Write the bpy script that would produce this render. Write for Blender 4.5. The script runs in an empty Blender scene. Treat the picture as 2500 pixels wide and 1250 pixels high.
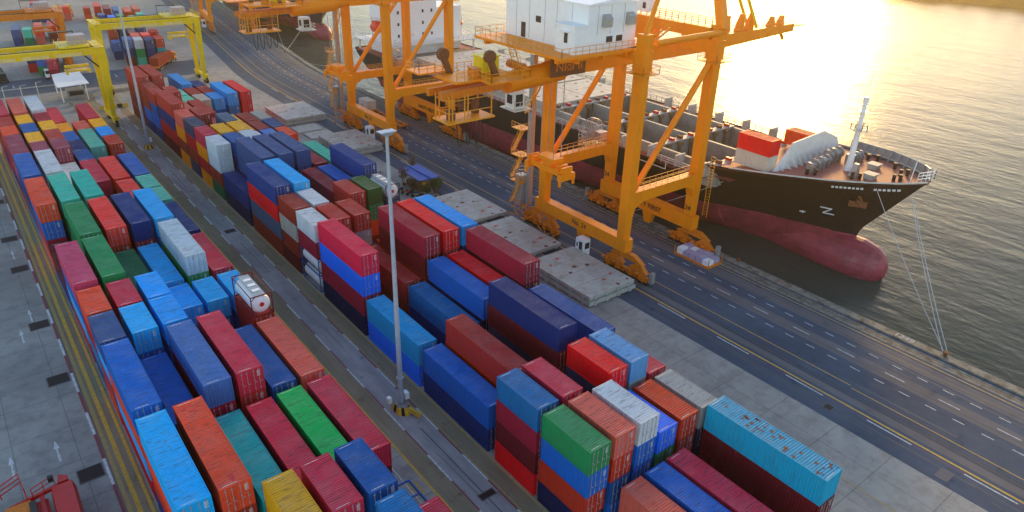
import bpy, math, random
from mathutils import Vector, Matrix
random.seed(7)
PI = math.pi
rad = math.radians
SC = bpy.context.scene
COL = SC.collection

# ---------------------------------------------------------------- camera
cd = bpy.data.cameras.new('camera'); cam = bpy.data.objects.new('camera', cd); COL.objects.link(cam)
YAW, PITCH, ROLL, CAMH = rad(38.8931), rad(27.2779), rad(1.8137), 51.128
fw = Vector((math.sin(YAW)*math.cos(PITCH), math.cos(YAW)*math.cos(PITCH), -math.sin(PITCH)))
r0 = Vector((math.cos(YAW), -math.sin(YAW), 0)); u0 = r0.cross(fw)
rr = r0*math.cos(ROLL)+u0*math.sin(ROLL); uu = -r0*math.sin(ROLL)+u0*math.cos(ROLL)
cam.matrix_world = Matrix(((rr.x, uu.x, -fw.x, 0), (rr.y, uu.y, -fw.y, 0), (rr.z, uu.z, -fw.z, CAMH), (0, 0, 0, 1)))
cd.sensor_width = 36; cd.lens = 1730.31/2500*36; cd.clip_start = 0.5; cd.clip_end = 20000
SC.camera = cam
# ---------------------------------------------------------------- sky, sun, exposure
SUN_AZ, SUN_EL = rad(59.5), rad(14.0)
W = bpy.data.worlds.new('World'); SC.world = W; W.use_nodes = True
nt = W.node_tree; bg = nt.nodes['Background']
sky = nt.nodes.new('ShaderNodeTexSky'); sky.sky_type = 'NISHITA'; sky.sun_disc = False
sky.sun_elevation = SUN_EL; sky.sun_rotation = SUN_AZ; sky.air_density = 0.9; sky.dust_density = .4; sky.ozone_density = 0.5
nt.links.new(sky.outputs[0], bg.inputs[0]); bg.inputs[1].default_value = 0.11
sd = bpy.data.lights.new('sun', 'SUN'); so = bpy.data.objects.new('sun', sd); COL.objects.link(so)
sd.energy = 1.05; sd.angle = rad(10); sd.color = (1.0, 0.60, 0.17)
sv = Vector((math.sin(SUN_AZ)*math.cos(SUN_EL), math.cos(SUN_AZ)*math.cos(SUN_EL), math.sin(SUN_EL)))
so.rotation_euler = sv.to_track_quat('Z', 'Y').to_euler()
SC.view_settings.view_transform = 'Standard'; SC.view_settings.look = 'None'
SC.view_settings.exposure = 1.72; SC.view_settings.gamma = 1
SC.render.engine = 'CYCLES'

# ---------------------------------------------------------------- materials
def lin(c):
    m = sum(c)/3; c = tuple(max(0, min(255, m+(v-m)*1.28)) for v in c)
    return tuple(((v/255)/12.92 if v/255 <= 0.04045 else ((v/255+0.055)/1.055)**2.5)*.96 for v in c)
class N:
    """tiny node helper"""
    def __init__(s, name):
        s.m = bpy.data.materials.new(name); s.m.use_nodes = True
        s.t = s.m.node_tree; s.b = s.t.nodes['Principled BSDF']
    def n(s, ty, **kw):
        o = s.t.nodes.new(ty)
        for k, v in kw.items():
            if k.startswith('i_'): o.inputs[k[2:].replace('_', ' ')].default_value = v
            else: setattr(o, k, v)
        return o
    def l(s, a, b): s.t.links.new(a, b)
    def noise(s, vec, scale, detail=4, rough=.55):
        o = s.n('ShaderNodeTexNoise'); o.inputs['Scale'].default_value = scale; o.inputs['Detail'].default_value = detail
        o.inputs['Roughness'].default_value = rough
        if vec is not None: s.l(vec, o.inputs['Vector'])
        return o.outputs[0]
    def ramp(s, fac, stops):
        o = s.n('ShaderNodeValToRGB'); s.l(fac, o.inputs[0]); e = o.color_ramp.elements
        while len(e) > 1: e.remove(e[-1])
        e[0].position = stops[0][0]; e[0].color = stops[0][1]
        for p, c in stops[1:]:
            x = e.new(p); x.color = c
        return o.outputs[0]
    def mix(s, fac, a, b, bt='MIX'):
        o = s.n('ShaderNodeMix', data_type='RGBA', blend_type=bt)
        for sock, v in ((o.inputs[0], fac), (o.inputs[6], a), (o.inputs[7], b)):
            if isinstance(v, (int, float)): sock.default_value = v
            elif isinstance(v, tuple): sock.default_value = v if len(v) == 4 else v+(1,)
            else: s.l(v, sock)
        return o.outputs[2]
    def math(s, op, a, b=None, c=None):
        o = s.n('ShaderNodeMath', operation=op)
        for i, v in enumerate((a, b, c)):
            if v is None: continue
            if isinstance(v, (int, float)): o.inputs[i].default_value = v
            else: s.l(v, o.inputs[i])
        return o.outputs[0]
    def mapping(s, vec, sc=(1, 1, 1), loc=(0, 0, 0)):
        o = s.n('ShaderNodeMapping'); s.l(vec, o.inputs[0]); o.inputs['Scale'].default_value = sc
        o.inputs['Location'].default_value = loc
        return o.outputs[0]
    def bump(s, h, strength=.3, dist=.02):
        o = s.n('ShaderNodeBump'); o.inputs['Strength'].default_value = strength; o.inputs['Distance'].default_value = dist
        s.l(h, o.inputs['Height']); s.l(o.outputs[0], s.b.inputs['Normal'])
def g(v): return (v, v, v, 1)

def paint(name, rough=.5, dirt=.5, rust=.25, roof=False, color=None, spec=.35, metal=0):
    """weathered paint; colour from the object unless given"""
    k = N(name); b = k.b
    oi = k.n('ShaderNodeObjectInfo'); tc = k.n('ShaderNodeTexCoord')
    off = k.n('ShaderNodeVectorMath', operation='ADD'); k.l(tc.outputs['Object'], off.inputs[0])
    sc = k.n('ShaderNodeVectorMath', operation='SCALE'); sc.inputs[0].default_value = (37, 91, 53)
    k.l(oi.outputs['Random'], sc.inputs['Scale']); k.l(sc.outputs[0], off.inputs[1])
    v = off.outputs[0]
    base = oi.outputs['Color'] if color is None else color+(1,)
    big = k.noise(v, .45, 3); med = k.noise(v, 2.2, 6, .7)
    c = k.mix(k.math('MULTIPLY', k.ramp(big, [(.35, g(0)), (.7, g(1))]), .12 if roof else .10), base, (.50, .47, .45, 1) if roof else (.12, .07, .06, 1))
    if roof:
        st = k.noise(k.mapping(v, (.5, 3.2, 1)), 1.3, 7, .75)
        c = k.mix(k.math('MULTIPLY', k.ramp(st, [(.50, g(0)), (.66, g(1))]), dirt), c, (.05, .04, .045, 1))
        spots = k.noise(v, 2.4, 7, .7)
        c = k.mix(k.math('MULTIPLY', k.ramp(spots, [(.60, g(0)), (.66, g(1))]), rust), c, (.16, .055, .03, 1))
        pale = k.noise(k.mapping(v, (.7, 4, 1)), 2.1, 5, .7)
        c = k.mix(k.math('MULTIPLY', k.ramp(pale, [(.62, g(0)), (.72, g(1))]), dirt*.6), c, (.6, .6, .6, 1))
    else:
        st = k.noise(k.mapping(v, (3.5, 3.5, .25)), 1.6, 6, .7)
        c = k.mix(k.math('MULTIPLY', k.ramp(st, [(.5, g(0)), (.72, g(1))]), dirt), c, (.045, .035, .035, 1))
        c = k.mix(k.math('MULTIPLY', k.ramp(med, [(.6, g(0)), (.7, g(1))]), rust), c, (.13, .045, .025, 1))
    k.l(c, b.inputs['Base Color'])
    k.l(k.ramp(med, [(.3, g(rough-.08)), (.8, g(min(.95, rough+.25)))]), b.inputs['Roughness'])
    b.inputs['Specular IOR Level'].default_value = spec; b.inputs['Metallic'].default_value = metal
    k.bump(med, .15, .01)
    return k.m

def simple(name, col, rough=.6, metal=0, var=.25, scale=3., spec=.4, dark=None, em=None):
    k = N(name); tc = k.n('ShaderNodeTexCoord')
    n = k.noise(tc.outputs['Object'], scale, 6, .65)
    d = dark if dark else tuple(x*.45 for x in col)
    c = k.mix(k.math('MULTIPLY', k.ramp(n, [(.42, g(0)), (.68, g(1))]), var*2), col+(1,), d+(1,))
    k.l(c, k.b.inputs['Base Color']); k.b.inputs['Roughness'].default_value = rough
    k.b.inputs['Metallic'].default_value = metal; k.b.inputs['Specular IOR Level'].default_value = spec
    k.bump(n, .2, .01)
    return k.m

M = {}
M['cside'] = paint('container_side_paint', .5, .4, .3, spec=.25)
M['croof'] = paint('container_roof_paint', .55, .6, .5, roof=True, spec=.25)
M['cdoor'] = paint('container_door_paint', .45, .5, .4)
M['steel'] = simple('galvanised_steel', (.42, .42, .42), .45, .6, .2)
M['lock'] = simple('locking_bar_paint', (.5, .42, .42), .5, .2, .3, 6)
M['orange'] = paint('crane_orange_paint', .42, .18, .10, color=(.98, .28, .0), spec=.3)
M['orange2'] = paint('crane_orange_grimy', .5, .6, .4, color=(.80, .21, .005), spec=.4)
M['yellow'] = paint('gantry_yellow_paint', .42, .4, .12, color=(.90, .64, .005), spec=.35)
M['yellow2'] = paint('gantry_pale_yellow', .5, .3, .1, color=(.82, .66, .22))
M['white'] = simple('white_paint', (.88, .88, .88), .45, 0, .08, 1.5, dark=(.6, .56, .5))
M['shipwhite'] = simple('ship_white_paint', (.78, .76, .72), .5, 0, .14, 1.2, dark=(.5, .38, .26))
M['dark'] = simple('dark_steel', (.03, .028, .026), .55, .3, .3)
M['black'] = simple('black_rubber', (.02, .02, .02), .8, 0, .2)
M['glass'] = simple('tinted_glass', (.03, .03, .035), .15, 0, .1, 2, .6)
M['railing'] = simple('orange_rail', (.88, .33, .01), .5, 0, .2)
M['wrail'] = simple('pale_rail', (.66, .62, .55), .5, 0, .2)
M['red'] = simple('red_paint', (.62, .02, .02), .45, 0, .15, 2)
M['lifeboat'] = simple('lifeboat_red', (.8, .05, .015), .4, 0, .1, 2)
M['rust'] = simple('rusty_steel', (.22, .075, .03), .8, 0, .4, 4, dark=(.07, .03, .02))
M['blue'] = simple('blue_sheet_roof', (.02, .12, .50), .5, 0, .3, 2.5, dark=(.03, .07, .2))
M['wood'] = simple('weathered_timber', (.25, .17, .09), .8, 0, .4, 4)
M['lilac'] = simple('wrapped_cargo', (.48, .40, .55), .5, 0, .3, 5)
M['concgrey'] = simple('concrete_block', (.33, .30, .27), .85, 0, .3, 3)
M['text_dark'] = simple('dark_lettering', (.03, .02, .02), .6, 0, .1)
M['text_white'] = simple('white_lettering', (.75, .73, .7), .6, 0, .15, 6)
M['lamp_metal'] = simple('mast_grey_paint', (.42, .47, .55), .5, .2, .12, 2)

def mat_ground():
    k = N('yard_concrete'); tc = k.n('ShaderNodeTexCoord'); v = tc.outputs['Object']
    sep = k.n('ShaderNodeSeparateXYZ'); k.l(v, sep.inputs[0]); X, Y = sep.outputs[0], sep.outputs[1]
    big = k.noise(v, .05, 5, .6); med = k.noise(v, .5, 8, .7); fine = k.noise(v, 6, 4, .7)
    c = k.ramp(big, [(.3, (.24, .225, .205, 1)), (.5, (.36, .335, .30, 1)), (.7, (.48, .44, .39, 1))])
    c = k.mix(k.math('MULTIPLY', k.ramp(med, [(.35, g(1)), (.55, g(0))]), .55), c, (.10, .095, .095, 1))
    c = k.mix(k.math('MULTIPLY', fine, .35), c, (.20, .19, .18, 1))
    # slab joints, 6.05 m one way, 5.2 the other
    jx = k.math('ABSOLUTE', k.math('SUBTRACT', k.math('FRACT', k.math('MULTIPLY', k.math('ADD', X, 400-62.3), 1/5.2)), .5))
    jy = k.math('ABSOLUTE', k.math('SUBTRACT', k.math('FRACT', k.math('MULTIPLY', k.math('ADD', Y, 400-37.6+3.02), 1/6.05)), .5))
    j = k.math('MAXIMUM', k.math('GREATER_THAN', jx, .4935), k.math('GREATER_THAN', k.math('SUBTRACT', 0.5, jy), .494))
    jj = k.math('GREATER_THAN', jx, .4935)
    j = k.math('MAXIMUM', jj, k.math('LESS_THAN', jy, .006))
    c = k.mix(k.math('MULTIPLY', j, .6), c, (.05, .05, .05, 1))
    k.l(c, k.b.inputs['Base Color']); k.l(k.ramp(med, [(.3, g(.6)), (.7, g(.9))]), k.b.inputs['Roughness'])
    k.bump(fine, .3, .01)
    return k.m
def mat_asphalt(name, a, b_, blotch=.7):
    k = N(name); tc = k.n('ShaderNodeTexCoord'); v = tc.outputs['Object']
    big = k.noise(v, .06, 5, .65); med = k.noise(k.mapping(v, (1, .12, 1)), .9, 7, .7); fine = k.noise(v, 5, 4, .8)
    spot = k.noise(v, .55, 6, .6)
    c = k.ramp(big, [(.35, a+(1,)), (.65, b_+(1,))])
    c = k.mix(k.math('MULTIPLY', k.ramp(med, [(.4, g(1)), (.62, g(0))]), .4*blotch), c, tuple(x*.45 for x in a)+(1,))
    c = k.mix(k.math('MULTIPLY', k.ramp(spot, [(.6, g(0)), (.68, g(1))]), .7*blotch), c, tuple(x*.4 for x in a)+(1,))
    c = k.mix(k.math('MULTIPLY', fine, .2), c, tuple(min(1, x*1.5) for x in b_)+(1,))
    k.l(c, k.b.inputs['Base Color']); k.l(k.ramp(spot, [(.3, g(.75)), (.7, g(.92))]), k.b.inputs['Roughness']); k.b.inputs['Specular IOR Level'].default_value = .2
    k.bump(fine, .3, .008)
    return k.m
def mat_mark(name, col, wear=.5):
    k = N(name); tc = k.n('ShaderNodeTexCoord'); n = k.noise(tc.outputs['Object'], 2.2, 7, .8)
    c = k.mix(k.ramp(n, [(.5-.12*wear, g(0)), (.62, g(1))]), col+(1,), tuple(.5*x+.06 for x in col)+(1,))
    k.l(c, k.b.inputs['Base Color']); k.b.inputs['Roughness'].default_value = .7
    return k.m
M['ground'] = mat_ground()
M['asphalt'] = mat_asphalt('dark_asphalt', (.052, .072, .108), (.092, .118, .165))
M['band'] = mat_asphalt('pale_road_band', (.13, .12, .125), (.18, .165, .17), .5)
M['lane'] = mat_asphalt('worn_lane', (.25, .24, .24), (.44, .42, .42), 1.0)
M['runway'] = mat_asphalt('runway_concrete', (.22, .175, .11), (.34, .28, .19), .9)
M['ymark'] = mat_mark('yellow_marking', (.72, .42, .03))
M['yfaint'] = mat_mark('faded_yellow_marking', (.55, .38, .10), 1.6)
M['wmark'] = mat_mark('white_marking', (.70, .70, .70))
M['rmark'] = mat_mark('red_marking', (.30, .03, .05))
M['pmark'] = mat_mark('purple_marking', (.14, .05, .13))
M['dmark'] = mat_mark('rail_groove', (.02, .02, .022))
M['pit'] = simple('drain_cover', (.035, .02, .02), .7, .2, .3)
M['quay'] = simple('quay_concrete', (.30, .265, .21), .85, 0, .45, .8, dark=(.06, .055, .035))
M['hatch'] = simple('hatch_cover_paint', (.50, .48, .43), .6, 0, .3, .7, dark=(.26, .2, .13))
M['chevy'] = simple('chevron_yellow', (.80, .50, .06), .7, 0, .3)

def mat_water():
    k = N('river_water'); tc = k.n('ShaderNodeTexCoord'); v = tc.outputs['Object']
    b = k.b
    big = k.noise(v, .012, 4, .6)
    k.l(k.ramp(big, [(.3, (.055, .070, .055, 1)), (.7, (.090, .095, .078, 1))]), b.inputs['Base Color'])
    b.inputs['Roughness'].default_value = .16; b.inputs['IOR'].default_value = 1.33; b.inputs['Specular IOR Level'].default_value = 0.06
    v2 = k.mapping(v, (1.0, .45, 1)); 
    h = k.math('ADD', k.math('MULTIPLY', k.noise(v2, .55, 5, .6), 1.0), k.math('MULTIPLY', k.noise(k.mapping(v, (.35, .12, 1)), .35, 3, .5), 2.2))
    k.bump(h, .42, .5)
    return k.m
M['water'] = mat_water()

def mat_hull(name, top, bottom, zl=5.0, wear=1.):
    k = N(name); tc = k.n('ShaderNodeTexCoord'); v = tc.outputs['Object']
    sep = k.n('ShaderNodeSeparateXYZ'); k.l(v, sep.inputs[0])
    n = k.noise(k.mapping(v, (1, .6, 1)), .6, 7, .7); n2 = k.noise(k.mapping(v, (1, 1.2, .12)), 1.1, 7, .75); n3 = k.noise(k.mapping(v, (1, .25, 1)), .5, 6, .7)
    z = k.math('ADD', sep.outputs[2], k.math('MULTIPLY', k.math('SUBTRACT', n, .5), .5))
    red = k.mix(k.math('MULTIPLY', k.ramp(n, [(.4, g(0)), (.62, g(1))]), .55), bottom+(1,), (.13, .02, .02, 1))
    red = k.mix(k.math('MULTIPLY', k.ramp(n2, [(.55, g(0)), (.7, g(1))]), .55), red, (.10, .045, .02, 1))
    red = k.mix(k.math('MULTIPLY', k.ramp(n3, [(.60, g(0)), (.72, g(1))]), .35*wear), red, (.42, .25, .25, 1))
    # weed and slime just above the water
    red = k.mix(k.ramp(z, [(.0, g(.75)), (.12, g(0))]), red, (.07, .05, .02, 1))
    blk = k.mix(k.math('MULTIPLY', k.ramp(n2, [(.5, g(0)), (.75, g(1))]), .3), top+(1,), (.10, .06, .04, 1))
    blk = k.mix(k.math('MULTIPLY', k.ramp(k.noise(v, 1.5, 6, .8), [(.66, g(0)), (.72, g(1))]), .5), blk, (.25, .22, .2, 1))
    f = k.math('GREATER_THAN', z, zl)
    sy = k.math('LESS_THAN', k.math('FRACT', k.math('MULTIPLY', k.math('ADD', sep.outputs[1], 500), 1/6.4)), .012)
    sz = k.math('LESS_THAN', k.math('FRACT', k.math('MULTIPLY', k.math('ADD', sep.outputs[2], 50), 1/2.3)), .03)
    seam = k.math('MULTIPLY', k.math('MAXIMUM', sy, sz), .35)
    k.l(k.mix(seam, k.mix(f, red, blk), (.05, .035, .03, 1)), k.b.inputs['Base Color']); k.b.inputs['Roughness'].default_value = .5
    k.bump(n2, .2, .02)
    return k.m
M['hull'] = mat_hull('ship_hull_paint', (.022, .018, .018), (.42, .06, .09), 5.7)
M['hull2'] = mat_hull('far_ship_hull_paint', (.045, .03, .06), (.42, .05, .09), 5.2)
M['deck'] = simple('red_oxide_deck', (.42, .12, .09), .7, 0, .3, .8, dark=(.25, .08, .05))
M['hold'] = simple('hold_grey_paint', (.34, .34, .31), .6, 0, .3, .5, dark=(.19, .17, .13))

# ---------------------------------------------------------------- mesh builder
class MB:
    def __init__(s): s.v = []; s.f = []; s.mi = []; s.m = 0
    def quad(s, *p):
        n = len(s.v); s.v += [tuple(q) for q in p]; s.f.append(tuple(range(n, n+len(p)))); s.mi.append(s.m); return s
    def box(s, x0, x1, y0, y1, z0, z1):
        n = len(s.v)
        s.v += [(x0, y0, z0), (x1, y0, z0), (x1, y1, z0), (x0, y1, z0), (x0, y0, z1), (x1, y0, z1), (x1, y1, z1), (x0, y1, z1)]
        for q in ((0, 3, 2, 1), (4, 5, 6, 7), (0, 1, 5, 4), (1, 2, 6, 5), (2, 3, 7, 6), (3, 0, 4, 7)):
            s.f.append(tuple(n+i for i in q)); s.mi.append(s.m)
        return s
    def hexa(s, lo, hi):
        """lo, hi: four points each (ccw from above)"""
        n = len(s.v); s.v += [tuple(p) for p in lo]+[tuple(p) for p in hi]
        for q in ((0, 3, 2, 1), (4, 5, 6, 7), (0, 1, 5, 4), (1, 2, 6, 5), (2, 3, 7, 6), (3, 0, 4, 7)):
            s.f.append(tuple(n+i for i in q)); s.mi.append(s.m)
        return s
    def beam(s, p, q, w, h, up=(0, 0, 1)):
        p = Vector(p); q = Vector(q); d = (q-p).normalized(); upv = Vector(up)
        if abs(d.dot(upv)) > .98: upv = Vector((1, 0, 0))
        a = d.cross(upv).normalized()*w/2; b = a.cross(d).normalized()*h/2
        return s.hexa([p-a-b, p+a-b, q+a-b, q-a-b], [p-a+b, p+a+b, q+a+b, q-a+b])
    def tube(s, p, q, r, n=8, r2=None, cap=True):
        p = Vector(p); q = Vector(q); d = (q-p).normalized(); r2 = r if r2 is None else r2
        a = d.orthogonal().normalized(); b = d.cross(a); k = len(s.v)
        for c, R in ((p, r), (q, r2)):
            for i in range(n):
                t = 2*PI*i/n; s.v.append(tuple(c+a*R*math.cos(t)+b*R*math.sin(t)))
        for i in range(n):
            j = (i+1) % n; s.f.append((k+i, k+j, k+n+j, k+n+i)); s.mi.append(s.m)
        if cap:
            s.f.append(tuple(k+n-1-i for i in range(n))); s.mi.append(s.m)
            s.f.append(tuple(k+n+i for i in range(n))); s.mi.append(s.m)
        return s
    def path(s, pts, r, n=6):
        for a, b in zip(pts, pts[1:]): s.tube(a, b, r, n, cap=False)
        return s
    def prism(s, poly, z0, z1):
        n = len(poly); k = len(s.v)
        s.v += [(x, y, z0) for x, y in poly]+[(x, y, z1) for x, y in poly]
        s.f.append(tuple(k+n-1-i for i in range(n))); s.mi.append(s.m)
        s.f.append(tuple(k+n+i for i in range(n))); s.mi.append(s.m)
        for i in range(n):
            j = (i+1) % n; s.f.append((k+i, k+j, k+n+j, k+n+i)); s.mi.append(s.m)
        return s
    def prism_y(s, poly, y0, y1):
        """poly in x,z"""
        n = len(poly); k = len(s.v)
        s.v += [(x, y0, z) for x, z in poly]+[(x, y1, z) for x, z in poly]
        s.f.append(tuple(k+i for i in range(n))); s.mi.append(s.m)
        s.f.append(tuple(k+2*n-1-i for i in range(n))); s.mi.append(s.m)
        for i in range(n):
            j = (i+1) % n; s.f.append((k+j, k+i, k+n+i, k+n+j)); s.mi.append(s.m)
        return s
    def rail(s, pts, h=1.1, r=.035, step=1.5, mids=1):
        """guard rail along a polyline of platform-edge points"""
        for a, b in zip(pts, pts[1:]):
            a = Vector(a); b = Vector(b); L = (b-a).length; n = max(1, round(L/step))
            for i in range(n+1):
                p = a.lerp(b, i/n); s.tube(p, p+Vector((0, 0, h)), r, 4, cap=False)
            for kk in range(mids+1):
                z = h*(kk+1)/(mids+1); s.tube(a+Vector((0, 0, z)), b+Vector((0, 0, z)), r, 4, cap=False)
        return s
    def stairs(s, p, q, w=.8):
        p = Vector(p); q = Vector(q); d = q-p; side = Vector((d.x, d.y, 0)).cross(Vector((0, 0, 1))).normalized()*w/2
        s.beam(p-side, q-side, .06, .25); s.beam(p+side, q+side, .06, .25)
        n = max(2, int(abs(d.z)/.3))
        for i in range(n):
            c = p.lerp(q, (i+.5)/n); s.beam(c-side, c+side, .24, .04)
        for e in (side, -side):
            s.tube(p+e+Vector((0, 0, 1)), q+e+Vector((0, 0, 1)), .03, 4, cap=False)
            for i in range(4):
                c = p.lerp(q, i/3)+e; s.tube(c, c+Vector((0, 0, 1)), .03, 4, cap=False)
        return s
    def build(s, name, mat, parent=None, color=None, smooth=False, off=None):
        me = bpy.data.meshes.new(name)
        vs = s.v if off is None else [(x-off[0], y-off[1], z-off[2]) for x, y, z in s.v]
        me.from_pydata(vs, [], s.f)
        for m in (mat if isinstance(mat, (list, tuple)) else [mat]): me.materials.append(m)
        if any(s.mi): me.polygons.foreach_set('material_index', s.mi)
        if smooth: me.polygons.foreach_set('use_smooth', [True]*len(me.polygons))
        me.update()
        o = bpy.data.objects.new(name, me); COL.objects.link(o)
        if parent: o.parent = parent
        if color: o.color = tuple(color)+(1,)
        return o
def empty(name, loc=(0, 0, 0), rz=0):
    o = bpy.data.objects.new(name, None); o.empty_display_size = .5; COL.objects.link(o)
    o.location = loc; o.rotation_euler = (0, 0, rz); return o
def tag(o, label, cat, group=None):
    o['label'] = label; o['category'] = cat
    if group: o['group'] = group
    return o
def struct(o): o['kind'] = 'structure'; return o
FONT = bpy.data.curves.new('f', 'FONT')
def text(s, size, loc, xdir, ydir, mat, name, parent=None, thick=.02):
    """flat lettering, xdir = reading direction, ydir = up of the letters"""
    c = bpy.data.curves.new('lettering', 'FONT'); c.body = s; c.size = size; c.extrude = thick; c.align_x = 'CENTER'; c.align_y = 'CENTER'
    t = bpy.data.objects.new('t', c); COL.objects.link(t)
    bpy.context.view_layer.update()
    me = bpy.data.meshes.new_from_object(t); bpy.data.objects.remove(t)
    X = Vector(xdir).normalized(); Y = Vector(ydir).normalized(); Z = X.cross(Y)
    me.transform(Matrix(((X.x, Y.x, Z.x, loc[0]), (X.y, Y.y, Z.y, loc[1]), (X.z, Y.z, Z.z, loc[2]), (0, 0, 0, 1))))
    me.materials.clear(); me.materials.append(mat)
    o = bpy.data.objects.new(name, me); COL.objects.link(o)
    if parent: o.parent = parent
    return o

# ---------------------------------------------------------------- ground, roads, water
KY, KS = 212.0, 0.13
def kx(x, y):
    if y < 200: return x
    if y < 224: return x + KS*(y-200)**2/48
    return x + KS*(y-KY)
YS = [-60, 0, 60, 120, 160, 200, 206, 212, 218, 224, 300, 420, 640, 900]
def strip(mb, x0, x1, ya, yb, z, dz=0):
    ys = [ya]+[y for y in YS if ya < y < yb]+[yb]
    for a, b in zip(ys, ys[1:]):
        mb.quad((kx(x0, a), a, z), (kx(x1, a), a, z), (kx(x1, b), b, z), (kx(x0, b), b, z))
def strip_h(mb, x0, x1, ya, yb, z0, z1):
    ys = [ya]+[y for y in YS if ya < y < yb]+[yb]
    for a, b in zip(ys, ys[1:]):
        mb.hexa([(kx(x0, a), a, z0), (kx(x1, a), a, z0), (kx(x1, b), b, z0), (kx(x0, b), b, z0)],
                [(kx(x0, a), a, z1), (kx(x1, a), a, z1), (kx(x1, b), b, z1), (kx(x0, b), b, z1)])
mb = MB(); strip(mb, -260, 89.3, -60, 900, 0); struct(mb.build('ground', M['ground']))
mb = MB(); strip(mb, 66.75, 89.2, -60, 900, .004); struct(mb.build('road', M['asphalt']))
mb = MB()
for a, b in ((79.25, 81.5), (83.9, 86.0), (71.4, 72.5)): strip(mb, a, b, -60, 900, .008)
struct(mb.build('road_bands', M['band']))
mb = MB(); strip(mb, 28.2, 30.9, -60, 216, .004); struct(mb.build('lane', M['lane']))
mb = MB(); rnd = random.Random(4)
for i in range(9):
    x = 28.7+rnd.random()*1.8; y = 20+rnd.random()*180; L = rnd.uniform(4, 16); w = rnd.uniform(.05, .14); dx = rnd.uniform(-.25, .25)
    mb.quad((x, y, .006+i*.00004), (x+w, y, .006+i*.00004), (x+w+dx, y+L, .006+i*.00004), (x+dx, y+L, .006+i*.00004))
for i in range(60):
    x = 67.3+rnd.random()*18; y = -10+rnd.random()*190; L = rnd.uniform(6, 26); w = rnd.uniform(.08, .2); dx = rnd.uniform(-.3, .3); z = .0095+i*.00003
    mb.quad((x, y, z), (x+w, y, z), (x+w+dx, y+L, z), (x+dx, y+L, z))
M['skid'] = mat_mark('tyre_marks', (.07, .075, .085), 2.2)
struct(mb.build('tyre_marks', M['skid']))
mb = MB(); strip(mb, 31.1, 33.1, -60, 216, .004); strip(mb, 26.1, 27.95, -60, 216, .004); strip(mb, 2.3, 4.6, -60, 216, .004)
struct(mb.build('crane_runways', M['runway']))
mb = MB()
for x in (72.75, 73.2, 87.75, 88.2): strip(mb, x, x+.13, -60, 900, .016)
strip(mb, 80.0, 80.06, -60, 900, .016); strip(mb, 84.4, 84.46, -60, 900, .016); strip(mb, 85.4, 85.46, -60, 900, .016)
struct(mb.build('crane_rails', M['dmark']))
mb = MB(); strip(mb, 87.2, 88.8, -60, 900, .010); struct(mb.build('rail_bed', M['dmark'] if False else M['quay']))
Y_ = MB(); strip(Y_, 70.6, 70.85, -60, 900, .012); strip(Y_, 74.55, 74.68, 27.7, 900, .012); strip(Y_, 74.15, 74.27, -60, 27.4, .012)
strip(Y_, 86.5, 86.65, -60, 900, .012); strip(Y_, 25.88, 26.12, -60, 212, .012); strip(Y_, 3.1, 3.5, -60, 212, .012); strip(Y_, 4.1, 4.38, -60, 212, .012)
struct(Y_.build('yellow_road_markings', M['ymark']))
F_ = MB(); strip(F_, 32.85, 33.1, -60, 212, .012); strip(F_, 2.42, 2.78, -60, 212, .012); strip(F_, 31.2, 31.3, -60, 212, .012)
strip(F_, 59.4, 59.55, -60, 60, .012)
F_.box(24.4, 25.3, 43.2, 45.2, .004, .012)
struct(F_.build('faded_yellow_road_markings', M['yfaint']))
Wm = MB()
for x, ln, pitch, w, y0, y1 in ((82.8, 1.25, 3.03, .13, -20, 420), (78.15, 1.25, 3.03, .13, -20, 420), (80.5, 2.4, 6.3, .14, -20, 420)):
    y = y0
    while y < y1: strip(Wm, x, x+w, y, y+ln, .014); y += pitch
def alt(x, w, y0, y1, n1, n2, m1, m2, z=.014):
    y = y0; t = 0
    while y < y1:
        strip((m1 if t == 0 else m2), x, x+w, y, min(y+(n1 if t == 0 else n2), y1), z); y += (n1 if t == 0 else n2); t ^= 1
Rm = MB(); Pm = MB()
alt(28.0, .17, -20, 212, 4.4, 4.6, Wm, Rm); alt(30.9, .17, -22, 212, 4.4, 4.6, Wm, Rm)
alt(70.05, .16, -22.4, 200, 4.9, 5.3, Wm, Pm)
strip(Wm, 24.2, 24.3, 30, 62, .012)
def arrow(mb, x, y, L=3.6, dirn=1):
    z = .010
    mb.quad((x-.12, y, z), (x+.12, y, z), (x+.07, y+dirn*L*.6, z), (x-.07, y+dirn*L*.6, z))
    mb.quad((x-.27, y+dirn*L*.6, z), (x+.27, y+dirn*L*.6, z), (x, y+dirn*L, z))
for x, y in ((-5.2, 68.0), (-1.35, 68.0), (-1.4, 93.2), (.1, 98.1), (.45, 119), (-5, 96)): arrow(Wm, x, y)
for x, y in ((12.9, 232), (29.4, 231.5), (38.2, 232)): arrow(Wm, x, y+3, 3.6, -1)
struct(Wm.build('white_road_markings', M['wmark'])); struct(Pm.build('purple_road_markings', M['pmark']))
struct(Rm.build('red_kerb_markings', M['rmark']))
# red and white kerb along the left block
kW, kR = MB(), MB()
y = 40; t = 0
while y < 212:
    (kW if t else kR).box(1.95, 2.2, y, y+4.25, 0, .14); y += 4.3; t ^= 1
struct(kW.build('white_kerb', M['wmark'])); struct(kR.build('red_kerb', M['rmark']))
# quay wall and cap
mb = MB(); strip_h(mb, 89.2, 90.6, -60, 900, -6, .22); q = struct(mb.build('quay_wall', M['quay']))
mb = MB(); strip(mb, 66.75, 66.95, -60, 900, .02)
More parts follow.
